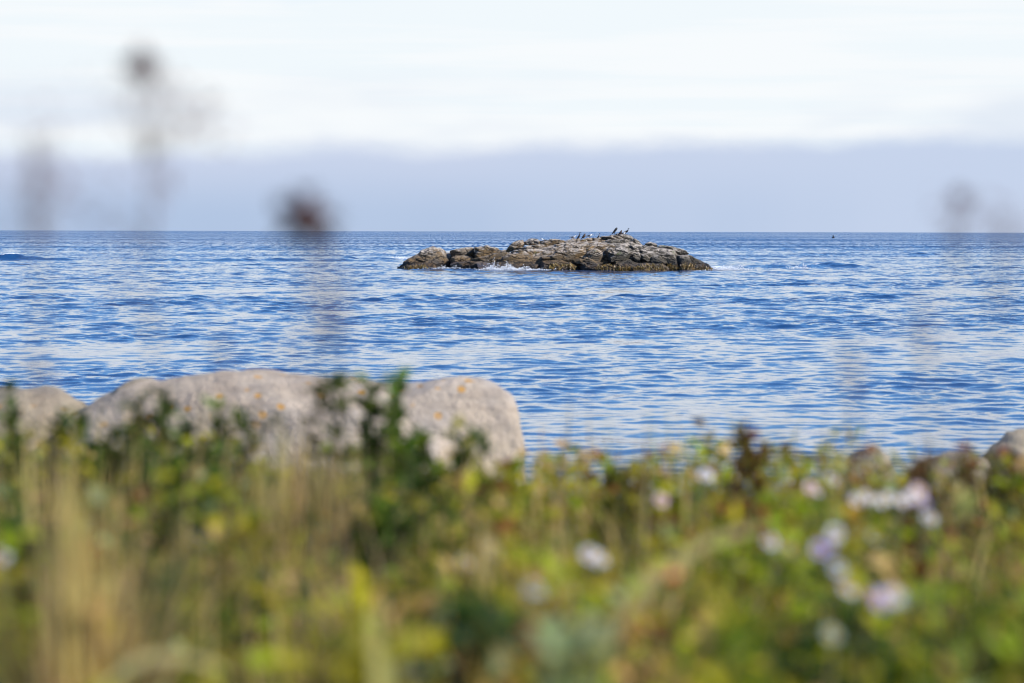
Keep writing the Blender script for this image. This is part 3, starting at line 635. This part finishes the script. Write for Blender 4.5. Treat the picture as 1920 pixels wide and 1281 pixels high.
PAL = np.array([TAN, DGR, FRESH, RED, YGR, OLV, SAGE])
def colours(x, y, patch):
    w_ = pick(px_of(x, y), y, None)
    ph = np.array([[mn.noise(Vector((a * 3.1 + 17 * k, b * 1.7, 5.5 * k))) for k in range(7)] for a, b in zip(x, y)])
    w_ = w_ * np.exp(ph * patch); w_ /= w_.sum(1, keepdims=True)
    u = rng.random(len(x))[:, None]; idx = (np.cumsum(w_, 1) < u).sum(1).clip(0, 6)
    return PAL[idx] * rng.uniform(.7, 1.35, (len(x), 1)) * rng.uniform(.92, 1.08, (len(x), 3)), idx
def canopy(x, y):
    """height of the low growth over the ground"""
    px = px_of(x, y)
    h = .40 + .15 * mn.noise(Vector((x * 2.6, y * 1.5, 2.2))) + .10 * mn.noise(Vector((x * 7, y * 4.5, 7.7)))
    h += .05 * math.exp(-((px - 250) / 420) ** 2) * (y > 4.5) + .05 * math.exp(-((px - 150) / 260) ** 2) + .070 * (px > 850) * min(1, (px - 850) / 200) * min(1, max(0, (1780 - px) / 200)) * min(1, max(0, (y - 5.5) / 1.5))
    if y > 9.8: h *= max(.3, 1 - (y - 9.8) / 5)
    if y < 3.6: h *= .66 + .34 * max(0, (y - 1.8) / 1.8)
    return max(.12, h)
def scatter(n, y0, y1, mx=.26, pad=.9):
    ys = []; xs = []
    while len(ys) < n:
        y = y0 + (y1 - y0) * random.random() ** .9; hw = mx * y * .9 + 1.7
        x = random.uniform(-hw, hw); ys.append(y); xs.append(x)
    return np.array(xs), np.array(ys)
# low leafy growth
x, y = scatter(104000, 2.1, 15)
keep = np.array([mn.noise(Vector((a * 4.2, b * 2.6, 3.3))) + .6 * mn.noise(Vector((a * 9, b * 6, 8.3))) for a, b in zip(x, y)]) + rng.normal(0, .12, len(x)) > -.12
x, y = x[keep], y[keep]
hc = np.array([canopy(a, b) for a, b in zip(x, y)]); gzv = np.array([gz(a, b) for a, b in zip(x, y)])
t = rng.random(len(x)) ** .55; z = gzv + hc * t
c, idx = colours(x, y, 3.4)
az = rng.uniform(0, 6.283, len(x)); el = rng.uniform(-.2, 1.1, len(x))
ax = np.stack([np.cos(az) * np.cos(el), np.sin(az) * np.cos(el), np.sin(el)], 1)
nr = np.stack([rng.normal(.3, .5, len(x)), rng.normal(-.4, .5, len(x)), rng.uniform(.5, 1, len(x))], 1)
ln = rng.uniform(.028, .064, len(x)); B = Blades()
B.leaves(np.stack([x, y, z], 1), ax, nr, ln, ln * rng.uniform(.22, .36, len(x)), c)
tag(B.build('ground_cover', M_LEAF), 'mixed low leafy plants covering the bank', kind='stuff')
# grasses: green-olive and dry straw
def grass(name, n, pal, wfun, lab, hl, wd, y0=2.3, y1=15):
    B = Blades(); x, y = scatter(n, y0, y1); keep = rng.random(n) < wfun(px_of(x, y), y) * (1 + .9 * np.array([mn.noise(Vector((a * 2.3, b * 1.1, 9.1))) for a, b in zip(x, y)]))
    x, y = x[keep], y[keep]; k = len(x)
    gzv = np.array([gz(a, b) for a, b in zip(x, y)]); hc = np.array([canopy(a, b) for a, b in zip(x, y)])
    L_ = hc * rng.uniform(*hl, k)
    c = np.array(pal)[rng.integers(0, len(pal), k)] * rng.uniform(.75, 1.3, (k, 1))
    B.blades(np.stack([x, y, gzv - .02], 1), rng.uniform(0, 6.283, k), L_, rng.uniform(*wd, k), rng.normal(0, .32, k), c, rng.normal(0, .16, k))
    tag(B.build(name, M_GRASS), lab, kind='stuff')
gg = lambda c, s, p: np.exp(-((p - c) / s) ** 2)
grass('green_grass', 36000, [YGR, OLV, GRN, FRESH, (.16, .17, .06)], lambda p, d: .35 + .35 * gg(1850, 200, p) * (d < 6.5) + .15 * gg(1000, 300, p), 'green grass growing through the low plants', (.75, 1.30), (.006, .011))
grass('dry_grass', 40000, [TAN, STRAW, (.33, .24, .13), (.30, .22, .15)], lambda p, d: np.minimum(1, .17 + .18 * gg(130, 90, p) + .2 * gg(570, 90, p) + .15 * gg(900, 260, p) + .25 * gg(1830, 110, p) * (d > 6)), 'straw-coloured dry grass growing through the low plants', (.85, 1.48), (.006, .011))

# countable plants -------------------------------------------------------------
def base_at(px, d):
    q = at(px, 900, d); return Vector((q.x, d, gz(q.x, d)))
def top_h(px, py, d): return at(px, py, d).z - gz(at(px, py, d).x, d)
def shoot_path(b, tip, k=7, sway=.03):
    b, tip = np.array(b, float), np.array(tip, float); t = np.linspace(0, 1, k)[:, None]
    mid = rng.normal(0, sway, 3); return b + (tip - b) * t ** np.array([1.5, 1.5, 1.0]) + mid * (t * (1 - t)) * 4 * np.array([1, 1, 0])
def shrub(label, px, py, d, wid, pal, shoots=12, leaf=.055, dens=46, spiky=.5):
    d *= .83 if d > 3 else 1.0; wid *= .85; leaf *= .9
    b = base_at(px, d); H = top_h(px, py, d); e = empty('shrub', b); bpy.context.view_layer.update(); tag(e, label, 'shrub', 'leafy shrubs on the bank')
    S = Blades(); Lf = Blades()
    for k in range(shoots):
        hh = H * (1 if k == 0 else random.uniform(.9, .99) if k < 3 else random.uniform(.55, .95)); off = 0 if k == 0 else .45 if k < 3 else 1
        tip = b + Vector((random.gauss(0, wid * .5) * off, random.gauss(0, wid * .4) * off, hh))
        P = shoot_path(b + Vector((random.gauss(0, .05), random.gauss(0, .05), -.03)), tip); S.tube(P, .005, .002, (.10, .07, .035))
        n = int(dens * random.uniform(.8, 1.2)); t = rng.uniform(.12, 1.0, n) ** .6; Q = np.stack([np.interp(t, np.linspace(0, 1, len(P)), P[:, j]) for j in range(3)], 1)
        az = rng.uniform(0, 6.283, n); el = rng.uniform(.1, 1.2, n) * spiky * 2; ax = np.stack([np.cos(az) * np.cos(el), np.sin(az) * np.cos(el), np.sin(el)], 1)
        nr = np.stack([rng.normal(.4, .4, n), rng.normal(-.3, .4, n), rng.uniform(.4, 1, n)], 1); ln = leaf * rng.uniform(.7, 1.35, n)
        cc = np.array(pal)[rng.integers(0, len(pal), n)] * rng.uniform(.7, 1.35, (n, 1))
        Lf.leaves(Q, ax, nr, ln, ln * .27, cc)
    S.build('stem', M_STEM, e); Lf.build('foliage', M_LEAF, e)
DK = [DGR, (.045, .085, .014), (.08, .14, .018), (.13, .19, .02)]; MID = [(.05, .09, .018), (.10, .15, .025), YGR, DGR]
for a in [
 ('dark green shrub with bright tip in front of the left part of the granite boulder', 312, 735, 8.6, .22, [(.06, .11, .02), DGR, (.12, .18, .03), DGR], 14),
 ('dark green shrub right of the bright-tipped one, below the boulder rim', 405, 752, 9.0, .20, DK, 12),
 ('dark shrub between the tan grass and the bright-tipped shrub on the left', 215, 800, 8.4, .22, DK, 12),
 ('green shrub with pointed shoots at the left, in front of the dip between two boulders', 120, 778, 8.2, .16, MID, 9),
 ('slender dark sprig crossing the top rim of the granite boulder', 622, 698, 8.8, .07, DK, 5),
 ('tall dark green shrub standing against the middle of the granite boulder', 690, 700, 8.8, .13, DK, 12),
 ('narrow dark shrub whose tip crosses the boulder rim right of the tall one', 738, 712, 9.0, .08, DK, 7),
 ('broad leafy shrub below the right half of the granite boulder', 850, 800, 8.6, .22, MID, 14),
 ('dark shrub at the foot of the tall shrub, centre left', 765, 850, 8.0, .20, DK, 13),
 ('dark green shrub low on the left between tan grasses', 330, 880, 7.4, .26, DK, 14),
 ('dark shrub with few pale leaves, below the bright-tipped shrub on the left', 420, 905, 6.8, .22, DK, 14),
 ('dark shrub in a hollow left of the dense tan tuft', 30, 950, 6.0, .12, DK, 9),
 ('dark green shrub under the spreading tan grass, left of centre', 700, 930, 7.0, .2, DK, 13),
 ('tuft of dark leaves on the far left edge', 10, 735, 9.2, .08, DK, 5),
 ('yellow-green shrub just right of the big boulder base', 955, 880, 8.6, .24, [YGR, FRESH, GRN, OLV], 13),
 ('green shrub in the middle distance, below the low lichen boulder', 1180, 880, 8.8, .26, [GRN, YGR, DGR, OLV], 13),
 ('reddish-brown shrub with purple tip, right of centre against the water', 1392, 798, 8.6, .10, [RED, (.09, .05, .03), OLV], 9, .045),
 ('reddish dry shrub in front of the broad pale boulder on the right', 1745, 830, 9.4, .22, [RED, (.16, .08, .04), OLV, (.10, .06, .03)], 12, .045),
 ('brown and green shrub at the right edge under the pinkish boulder', 1870, 858, 9.4, .24, [RED, OLV, GRN, (.15, .10, .05)], 12, .045),
 ('dark leafy shrub under the lilac aster, lower right', 1600, 1150, 5.2, .20, DK, 14),
 ('fresh green shrub filling the lower right corner', 1830, 1090, 5.0, .26, [FRESH, GRN, (.20, .27, .04)], 15, .06),
 ('blue-green leafy shrub at the bottom, left of the centre line', 905, 1150, 4.6, .16, [(.04, .09, .04), DGR, (.08, .14, .03)], 11),
 ('bright yellow-green sprig at the bottom edge, right of centre', 1370, 1185, 2.7, .07, [(.22, .25, .03), (.16, .24, .025), YGR], 8, .06),
 ('pale sage sprig at the bottom edge, near the centre', 1065, 1195, 2.7, .03, [SAGE, (.24, .25, .14)], 4, .05),
 ('yellow-green leafy shrub at the bottom left', 640, 1190, 3.9, .16, [YGR, (.24, .23, .03), OLV], 12)]:
    shrub(*a)

# tufts of tall grass one can tell apart
def tuft(label, px, py, d, n, wid, pal, wd=(.005, .010), bend=.22, hl=(.6, 1.0)):
    d *= .83; wid *= .85; n = int(n * 1.5)
    b = base_at(px, d); H = top_h(px, py, d); e = empty('grass_tuft', b); bpy.context.view_layer.update(); tag(e, label, 'grass', 'tall grass tufts on the bank')
    pos = np.array(b)[None] + np.stack([rng.normal(0, wid, n), rng.normal(0, wid * 1.3, n), np.full(n, -.03)], 1)
    c = np.array(pal)[rng.integers(0, len(pal), n)] * rng.uniform(.75, 1.25, (n, 1))
    A_ = (pos, rng.uniform(0, 6.283, n), H * rng.uniform(*hl, n), rng.uniform(*wd, n), rng.normal(0, bend, n), c, rng.normal(0, .08, n))
    for sl_ in ([slice(k, k + 1) for k in range(n)] if n < 40 else [slice(0, n)]):
        B = Blades(); B.blades(*[a_[sl_] for a_ in A_], K=6); B.build('stalk' if n < 40 else 'blades', M_GRASS, e)
DRY = [TAN, STRAW, STRAW, (.36, .25, .13), (.30, .20, .11)]
for a in [
 ('dense tuft of tan dry grass at the lower left', 150, 870, 4.6, 130, .026, DRY, (.007, .013), .2, (.75, 1.12)),
 ('tan grass tuft behind the dense one at the left edge', 60, 810, 6.4, 60, .09, DRY + [OLV], (.007, .013), .2, (.75, 1.12)),
 ('spreading tan grass tuft in front of the granite boulder, left of the tall dark shrub', 575, 800, 7.2, 170, .075, DRY + [(.27, .18, .14)], (.007, .013), .2, (.75, 1.12)),
 ('smaller brownish tuft left of the spreading one', 480, 860, 6.6, 60, .06, DRY + [OLV], (.007, .013), .2, (.75, 1.12)),
 ('pale tuft of dry grass on the lower right of the granite boulder', 905, 850, 7.8, 90, .10, [STRAW, TAN, OLV]),
 ('thin pale stalks standing against the water, right of centre', 1540, 735, 8.0, 16, .05, [(.34, .34, .20), STRAW, (.25, .30, .16)], (.004, .007), .12),
 ('sparse green stalks left of the pale ones against the water', 1300, 770, 8.6, 18, .12, [SAGE, (.2, .2, .12), (.18, .10, .07)], (.003, .006), .15),
 ('sparse pale green stalks between the two right-hand boulders', 1730, 770, 8.6, 20, .14, [SAGE, STRAW, (.18, .2, .1)], (.003, .006), .15),
 ('straw-yellow tuft at the right edge below the reddish shrub', 1850, 920, 7.2, 80, .07, [STRAW, (.42, .38, .14), TAN]),
 ('light green grass tuft at the left edge under the white aster', 20, 1090, 5.0, 60, .04, [FRESH, (.24, .28, .06), YGR]),
 ('green grass tuft in the lower right beside the lilac aster', 1740, 1080, 5.0, 80, .08, [FRESH, GRN, YGR]),
 ('few straight tan stalks just right of centre in the low plants', 1045, 885, 7.6, 14, .012, [STRAW, (.36, .33, .14)], (.008, .013), .08, (.85, 1.0)),
 ('olive grass tuft low in the centre', 800, 1000, 6.0, 90, .12, [OLV, YGR, TAN, STRAW])]:
    tuft(*a)
def single_blade(label, pts, d, wd, c):
    P = np.array([at(x_, y_, d + k * .02) for k, (x_, y_) in enumerate(pts)]); P = smooth_open(P, 24)
    t = np.linspace(0, 1, len(P)); wk = wd * (1 - t ** 3) * .5 + .0005
    V = np.concatenate([P + np.stack([np.zeros(24), wk * .3, wk], 1) if abs(P[-1, 0] - P[0, 0]) > .12 else P + np.stack([wk, wk * .3, 0 * wk], 1), P - (np.stack([np.zeros(24), wk * .3, wk], 1) if abs(P[-1, 0] - P[0, 0]) > .12 else np.stack([wk, wk * .3, 0 * wk], 1)), P + np.array([0, .25, 0]) * wk[:, None]])
    k = np.arange(23); f = np.concatenate([np.stack([k, k + 1, k + 49, k + 48], 1), np.stack([k + 48, k + 49, k + 25, k + 24], 1)])
    tag(mesh_np('long_grass_blade', V, f, M_GRASS, cols=np.repeat(np.array([c]), len(V), 0)), label, 'grass')  # each one is a single long blade of grass
def smooth_open(P, n):
    L_ = np.concatenate([[0], np.cumsum(np.linalg.norm(np.diff(P, axis=0), axis=1))]); s_ = np.linspace(0, L_[-1], n); Q = np.stack([np.interp(s_, L_, P[:, j]) for j in range(3)], 1)
    for _ in range(6): Q[1:-1] = .5 * Q[1:-1] + .25 * (Q[:-2] + Q[2:])
    return Q
single_blade('long arching dry grass blade curving across the low plants, right of centre', [(1080, 1500), (1110, 1330), (1150, 1180), (1210, 1095), (1290, 1030), (1380, 995), (1460, 985)], 3.6, .022, (.50, .42, .18))
single_blade('broad pale yellow grass blade standing upright at the bottom, left of centre', [(735, 1700), (728, 1400), (715, 1280), (705, 1200), (700, 1125)], 3.0, .028, (.52, .47, .15))
single_blade('thin arching dry blade near the bottom edge on the left', [(150, 1420), (190, 1300), (240, 1240), (310, 1225), (390, 1240), (450, 1275)], 3.2, .012, (.50, .42, .2))

# asters: stem, leaves, flower heads (petals > disc)
WH = (.76, .76, .90); LI = (.46, .38, .84); PK = (.78, .58, .72); PU = (.30, .16, .45); PB = (.42, .50, .72)
def aster(label, heads, dmul=1.0, size=.034):
    # heads: (px, py, colour)
    px0 = sum(h[0] for h in heads) / len(heads); py0 = max(h[1] for h in heads)
    d = .60 / ((py0 - 433) / F) * dmul; size *= .80; b = base_at(px0, d); e = empty('aster', b); bpy.context.view_layer.update(); tag(e, label, 'flower', 'asters flowering among the low plants')
    S = Blades(); Lf = Blades()
    for (px, py, c) in heads:
        tip = at(px, py, d + random.uniform(-.12, .12)); tip = np.array(tip); P = shoot_path(b + Vector((random.gauss(0, .02), random.gauss(0, .02), -.03)), tip, 9, .02); S.tube(P, .0028, .0014, (.10, .12, .03))
        n = 16; t = rng.uniform(.25, .93, n); Q = np.stack([np.interp(t, np.linspace(0, 1, 9), P[:, j]) for j in range(3)], 1); az = rng.uniform(0, 6.283, n)
        Lf.leaves(Q, np.stack([np.cos(az), np.sin(az), rng.uniform(.3, 1, n)], 1), np.tile([0., -.2, 1.], (n, 1)), rng.uniform(.03, .06, n), rng.uniform(.005, .009, n), jit((.06, .11, .03), n))
        # flower head: ray petals round a domed disc, facing up and a little towards the light
        nrm = np.array([random.gauss(.45, .2), random.gauss(-.75, .2), .65]); nrm /= np.linalg.norm(nrm); a = np.cross(nrm, [0, 0, 1.]); a /= np.linalg.norm(a); bb = np.cross(nrm, a)
        Pt = Blades(); m = 22; th = np.linspace(0, 2 * math.pi, m, endpoint=False) + rng.normal(0, .06, m); ray = a[None] * np.cos(th)[:, None] + bb[None] * np.sin(th)[:, None]
        R_ = size / 2 * rng.uniform(.9, 1.1, m); Pt.leaves(tip[None] + ray * .005, ray + nrm[None] * .12, np.tile(nrm, (m, 1)), R_, np.full(m, size * .065), jit(c, m, .08))
        po = Pt.build('flower_head', M_PETAL, e)
        V = [tip + nrm * .005]; 
        for rr, hh in ((.004, .0042), (.007, .001)): V += [tip + (a * math.cos(q) + bb * math.sin(q)) * rr + nrm * hh for q in np.linspace(0, 6.283, 9)[:-1]]
        k = np.arange(8); k2 = (k + 1) % 8
        mesh_np('disc', np.array(V), [np.stack([0 * k, 1 + k, 1 + k2], 1), np.stack([1 + k, 9 + k, 9 + k2, 1 + k2], 1)], M_DISC, po)
    S.build('stem', M_STEM, e); Lf.build('leaves', M_LEAF, e)
for a in [
 ('large lilac aster, lowest of the open flowers on the right', [(1652, 1128, LI), (1672, 1120, WH)], .92, .044),
 ('white aster with a bluish bud above it, left of the large lilac aster', [(1590, 1108, WH), (1570, 1066, PB)], .95, .034),
 ('white aster at the left end of the flower row, right of the arching blade', [(1444, 1015, WH), (1480, 1030, SAGE)], .95),
 ('lilac and white asters above the bluish bud', [(1535, 1032, LI), (1566, 1000, WH), (1552, 1020, LI)], .95),
 ('wide cluster of white asters on the right', [(1603, 938, WH), (1625, 932, WH), (1648, 940, WH), (1668, 934, WH), (1690, 941, WH), (1706, 934, WH)], .98, .036),
 ('pinkish-lilac asters at the right end of the white cluster', [(1724, 918, PK), (1730, 942, LI), (1742, 972, WH), (1716, 930, WH)], .98, .038),
 ('white aster left of the wide cluster', [(1530, 920, WH), (1520, 915, PK)], .98, .034),
 ('pair of whitish asters above the left end of the wide cluster', [(1560, 898, WH), (1580, 868, SAGE)], .98),
 ('single white aster right of centre, highest on the bank', [(1326, 888, WH), (1321, 892, WH)], .98, .036),
 ('single pink aster left of the highest white one', [(1240, 938, PK)], .98, .036),
 ('broad white aster with yellow leaf below it, in the centre', [(1105, 1040, WH), (1128, 1046, WH), (1118, 1050, PB)], .98, .036),
 ('small bluish-white aster left of the broad central one', [(1000, 1102, PB), (1008, 1106, WH)], .95, .03),
 ('white aster cut by the left edge', [(6, 1050, WH), (2, 1044, WH)], .95, .036),
 ('purple aster beside the reddish-brown shrub against the water', [(1402, 842, PU), (1396, 850, LI)], .98, .034),
 ('faded pinkish aster among the olive plants, left of centre', [(870, 1056, (.42, .36, .38))], 1.0, .034),
 ('dark purple aster low on the left among tan grasses', [(375, 1018, (.16, .12, .26)), (368, 1010, (.14, .1, .2))], 1.0, .03),
 ('pale faded aster below the white one, lower right', [(1560, 1190, (.45, .50, .46))], .95, .032),
 ('pale greenish aster bud right of the lilac and white asters', [(1640, 1006, (.46, .52, .44))], .98, .034),
 ('cream seed-headed aster left of the small bluish-white one', [(925, 1034, (.50, .44, .28)), (918, 1022, (.46, .40, .26))], 1.0, .036),
 ('pale yellow-green aster bud below the broad central aster', [(1068, 1106, (.44, .46, .28))], .95, .032)]:
    aster(*a)

# coloured leaves one can pick out
def big_leaf(name, label, px, py, d, ln, c, ang, cat='leaf'):
    d *= .85; ln *= .9
    e = at(px, py, d); e = np.array(e); B = Blades(); base = np.array(base_at(px, d)); B.tube(shoot_path(base + np.array([0, 0, -.03]), e, 7, .02), .003, .0015, (.12, .10, .04))
    for k in range(4):
        a = ang + random.gauss(0, .5); B.leaves([e + rng.normal(0, .012, 3)], [[math.cos(a), random.gauss(0, .3), math.sin(a)]], [[.3, -.8, .5]], [ln * random.uniform(.8, 1.1)], [ln * .3], jit(c, 1))
    tag(B.build(name, M_LEAF), label, cat)
big_leaf('yellow_leaf_sprig', 'yellow leaf sprig right of the asters, pale gold', 1800, 965, 6.2, .06, (.50, .44, .14), 1.2)
big_leaf('yellow_leaf_sprig', 'orange-yellow leaf sprig below the left end of the white aster cluster', 1595, 985, 6.2, .045, (.50, .30, .03), .5)
big_leaf('yellow_leaf_sprig', 'golden leaf sprig under the broad central aster', 1112, 1085, 5.6, .045, (.40, .27, .03), .3)
big_leaf('red_leaf_sprig', 'dark red leaf sprig below the pink aster', 1232, 975, 7.0, .06, (.10, .015, .010), .1)
big_leaf('red_leaf_sprig', 'rusty red leaf sprig near the bottom, right of centre', 1215, 1215, 4.0, .035, (.26, .09, .04), .8)

# rose hips and dry seed heads on tall stems close to the viewer
def ball(name, c, r, m, parent, squash=1.0, axis=(0, 0, 1)):
    V = []; nu, nv = 14, 9
    for j in range(nv + 1):
        ph = math.pi * j / nv
        for i in range(nu):
            th = 2 * math.pi * i / nu; rr = r * (1 + .04 * math.sin(5 * th))
            V.append((c[0] + rr * math.sin(ph) * math.cos(th), c[1] + rr * math.sin(ph) * math.sin(th), c[2] + r * squash * math.cos(ph)))
    i = np.arange(nu * (nv + 1)).reshape(nv + 1, nu); j = np.roll(i, -1, 1)
    return mesh_np(name, np.array(V), np.stack([i[:-1], i[1:], j[1:], j[:-1]], -1).reshape(-1, 4), m, parent)
def hip(label, px, py, d, r, m, stemx=0, leaves=14, leafc=(.10, .045, .03), ll=.03, cat='rose hip'):
    q = at(px, py, d); b = base_at(px + stemx, d); e = empty('rose_hip_stem', b); bpy.context.view_layer.update(); tag(e, label, cat)
    S = Blades(); P = shoot_path(b - Vector((0, 0, .03)), q - Vector((0, 0, r * .8)), 12, .015); S.tube(P, .0024, .0016, (.12, .06, .045)); S.build('stem', M_DRYSTEM, e)
    ho = ball('hip', q, r, m, e, .88)
    C = Blades(); n = 6; az = np.linspace(0, 6.283, n, endpoint=False); C.leaves(np.tile(np.array(q) + np.array([0, 0, r * .8]), (n, 1)), np.stack([np.cos(az) * .7, np.sin(az) * .7, np.full(n, .8)], 1), np.tile([0., -1., .3], (n, 1)), np.full(n, r * .9), np.full(n, r * .16), jit((.07, .03, .025), n)); C.build('sepals', M_LEAF, ho)
    if leaves:
        Lf = Blades(); nk = leaves * 4 // 5; t = rng.uniform(.35, .9, leaves - nk); dr = rng.normal(0, 1, (nk, 3)); dr /= np.linalg.norm(dr, axis=1, keepdims=True)
        Q = np.concatenate([np.array(q)[None] + dr * r * .9, np.stack([np.interp(t, np.linspace(0, 1, 12), P[:, j]) for j in range(3)], 1)]); az = rng.uniform(0, 6.283, leaves)
        ax = np.stack([np.cos(az), np.sin(az), rng.uniform(-.3, .8, leaves)], 1); ax[:nk] = dr + rng.normal(0, .4, (nk, 3))
        Lf.leaves(Q, ax, rng.normal(0, 1, (leaves, 3)), rng.uniform(.6, 1.1, leaves) * ll, rng.uniform(.2, .3, leaves) * ll, jit(leafc, leaves)); Lf.build('leaves', M_LEAF, e)
hip('dark red rose hip on a tall stem, blurred across the horizon left of the islet', 575, 412, 2.6, .020, M_HIP, 30, 26, (.065, .028, .022), .024)
hip('small orange rose hip among the low plants under the arching blade', 1255, 1085, 4.1, .017, M_HIPO, 10, 6, (.30, .12, .04), .02)
def seed_stem(label, d, stem, heads, twigs, fl=1.0):
    """stem: photo pixels of the tip; heads: (px, py, radius); twigs: fluffy side twigs (px, py)"""
    b = base_at(stem[0] + stem[2], d); q = at(stem[0], stem[1], d); e = empty('seed_head_stem', b); bpy.context.view_layer.update(); tag(e, label, 'plant', 'dry seed heads on tall stems close to the viewer')
    S = Blades(); P = shoot_path(b - Vector((0, 0, .03)), q, 14, .02); S.tube(P, .0018, .0010, (.13, .085, .07))
    Fz = Blades()
    for (px, py) in twigs:
        t_ = at(px, py, d + random.uniform(-.06, .06)); k = int(np.argmin(np.abs(P[:, 2] - (t_.z - .07)))); S.tube(shoot_path(P[k], t_, 6, .005), .0011, .0007, (.14, .10, .10))
        n = int(8 * fl); Fz.leaves(np.array(t_)[None] + rng.normal(0, .012, (n, 3)), rng.normal(0, 1, (n, 3)), rng.normal(0, 1, (n, 3)), rng.uniform(.006, .016, n), rng.uniform(.0012, .003, n), jit((.20, .075, .085), n))
    S.build('stem', M_DRYSTEM, e)
    for (px, py, r) in heads:
        hq = at(px, py, d); ho = ball('seed_head', hq, r, M_SEED, e, .9); n = 22; dr = rng.normal(0, 1, (n, 3)); dr /= np.linalg.norm(dr, axis=1, keepdims=True); Bx = Blades()
        Bx.leaves(np.array(hq)[None] + dr * r * .85, dr, rng.normal(0, 1, (n, 3)), np.full(n, r * .9), np.full(n, r * .14), jit((.08, .03, .032), n)); Bx.build('bracts', M_LEAF, ho)
    if twigs: Fz.build('fluff', M_LEAF, e)['kind'] = 'stuff'
seed_stem('tall dry stem with a dark seed head high against the white cloud, upper left', 2.7, (268, 128, -50), [(268, 125, .0150)], [(225, 165), (205, 215), (330, 165), (375, 205), (410, 225), (345, 215), (290, 190), (385, 240), (285, 345), (190, 365), (320, 330), (210, 425), (320, 180), (245, 175), (215, 470), (205, 540)])
seed_stem('dry branching stem with pale fluffy seed heads at the left edge', 2.5, (62, 285, 10), [(60, 262, .0035), (66, 300, .004)], [(55, 250), (70, 310), (45, 340), (90, 345), (115, 350), (80, 330), (35, 370), (62, 280), (130, 345), (30, 400), (140, 390)], .8)
seed_stem('dry stem with a small grey seed head above the horizon on the right', 2.9, (1800, 375, 25), [(1800, 372, .0085)], [(1812, 400), (1790, 410), (1775, 395)])
seed_stem('faint dry stem at the right edge beside the grey seed head', 2.2, (1888, 412, 10), [], [(1886, 410), (1895, 430), (1880, 425)])
seed_stem('short dry stem with brownish tufts over the water at the left edge', 3.4, (78, 688, 10), [(78, 690, .005)], [(65, 682), (92, 692), (45, 680)], .8)
seed_stem('dry stem with faint brown tufts over the water above the granite boulder', 3.4, (415, 648, 15), [(412, 650, .0042)], [(405, 640), (425, 662)], .8)
seed_stem('pair of faint dry tufts over the water left of centre, below the islet', 2.8, (612, 520, 20), [], [(605, 520), (635, 575), (525, 655), (650, 530), (595, 550), (625, 610), (590, 480), (640, 490)], 1.1)
seed_stem('faint dry tufts over the water on the right, below the horizon', 3.0, (1725, 560, 15), [], [(1720, 560), (1735, 590), (1705, 600), (1730, 640)], .6)
seed_stem('faint dry tufts over the water, left of those below the right horizon', 3.2, (1590, 640, 10), [], [(1580, 640), (1600, 660), (1610, 690), (1570, 680)], .6)
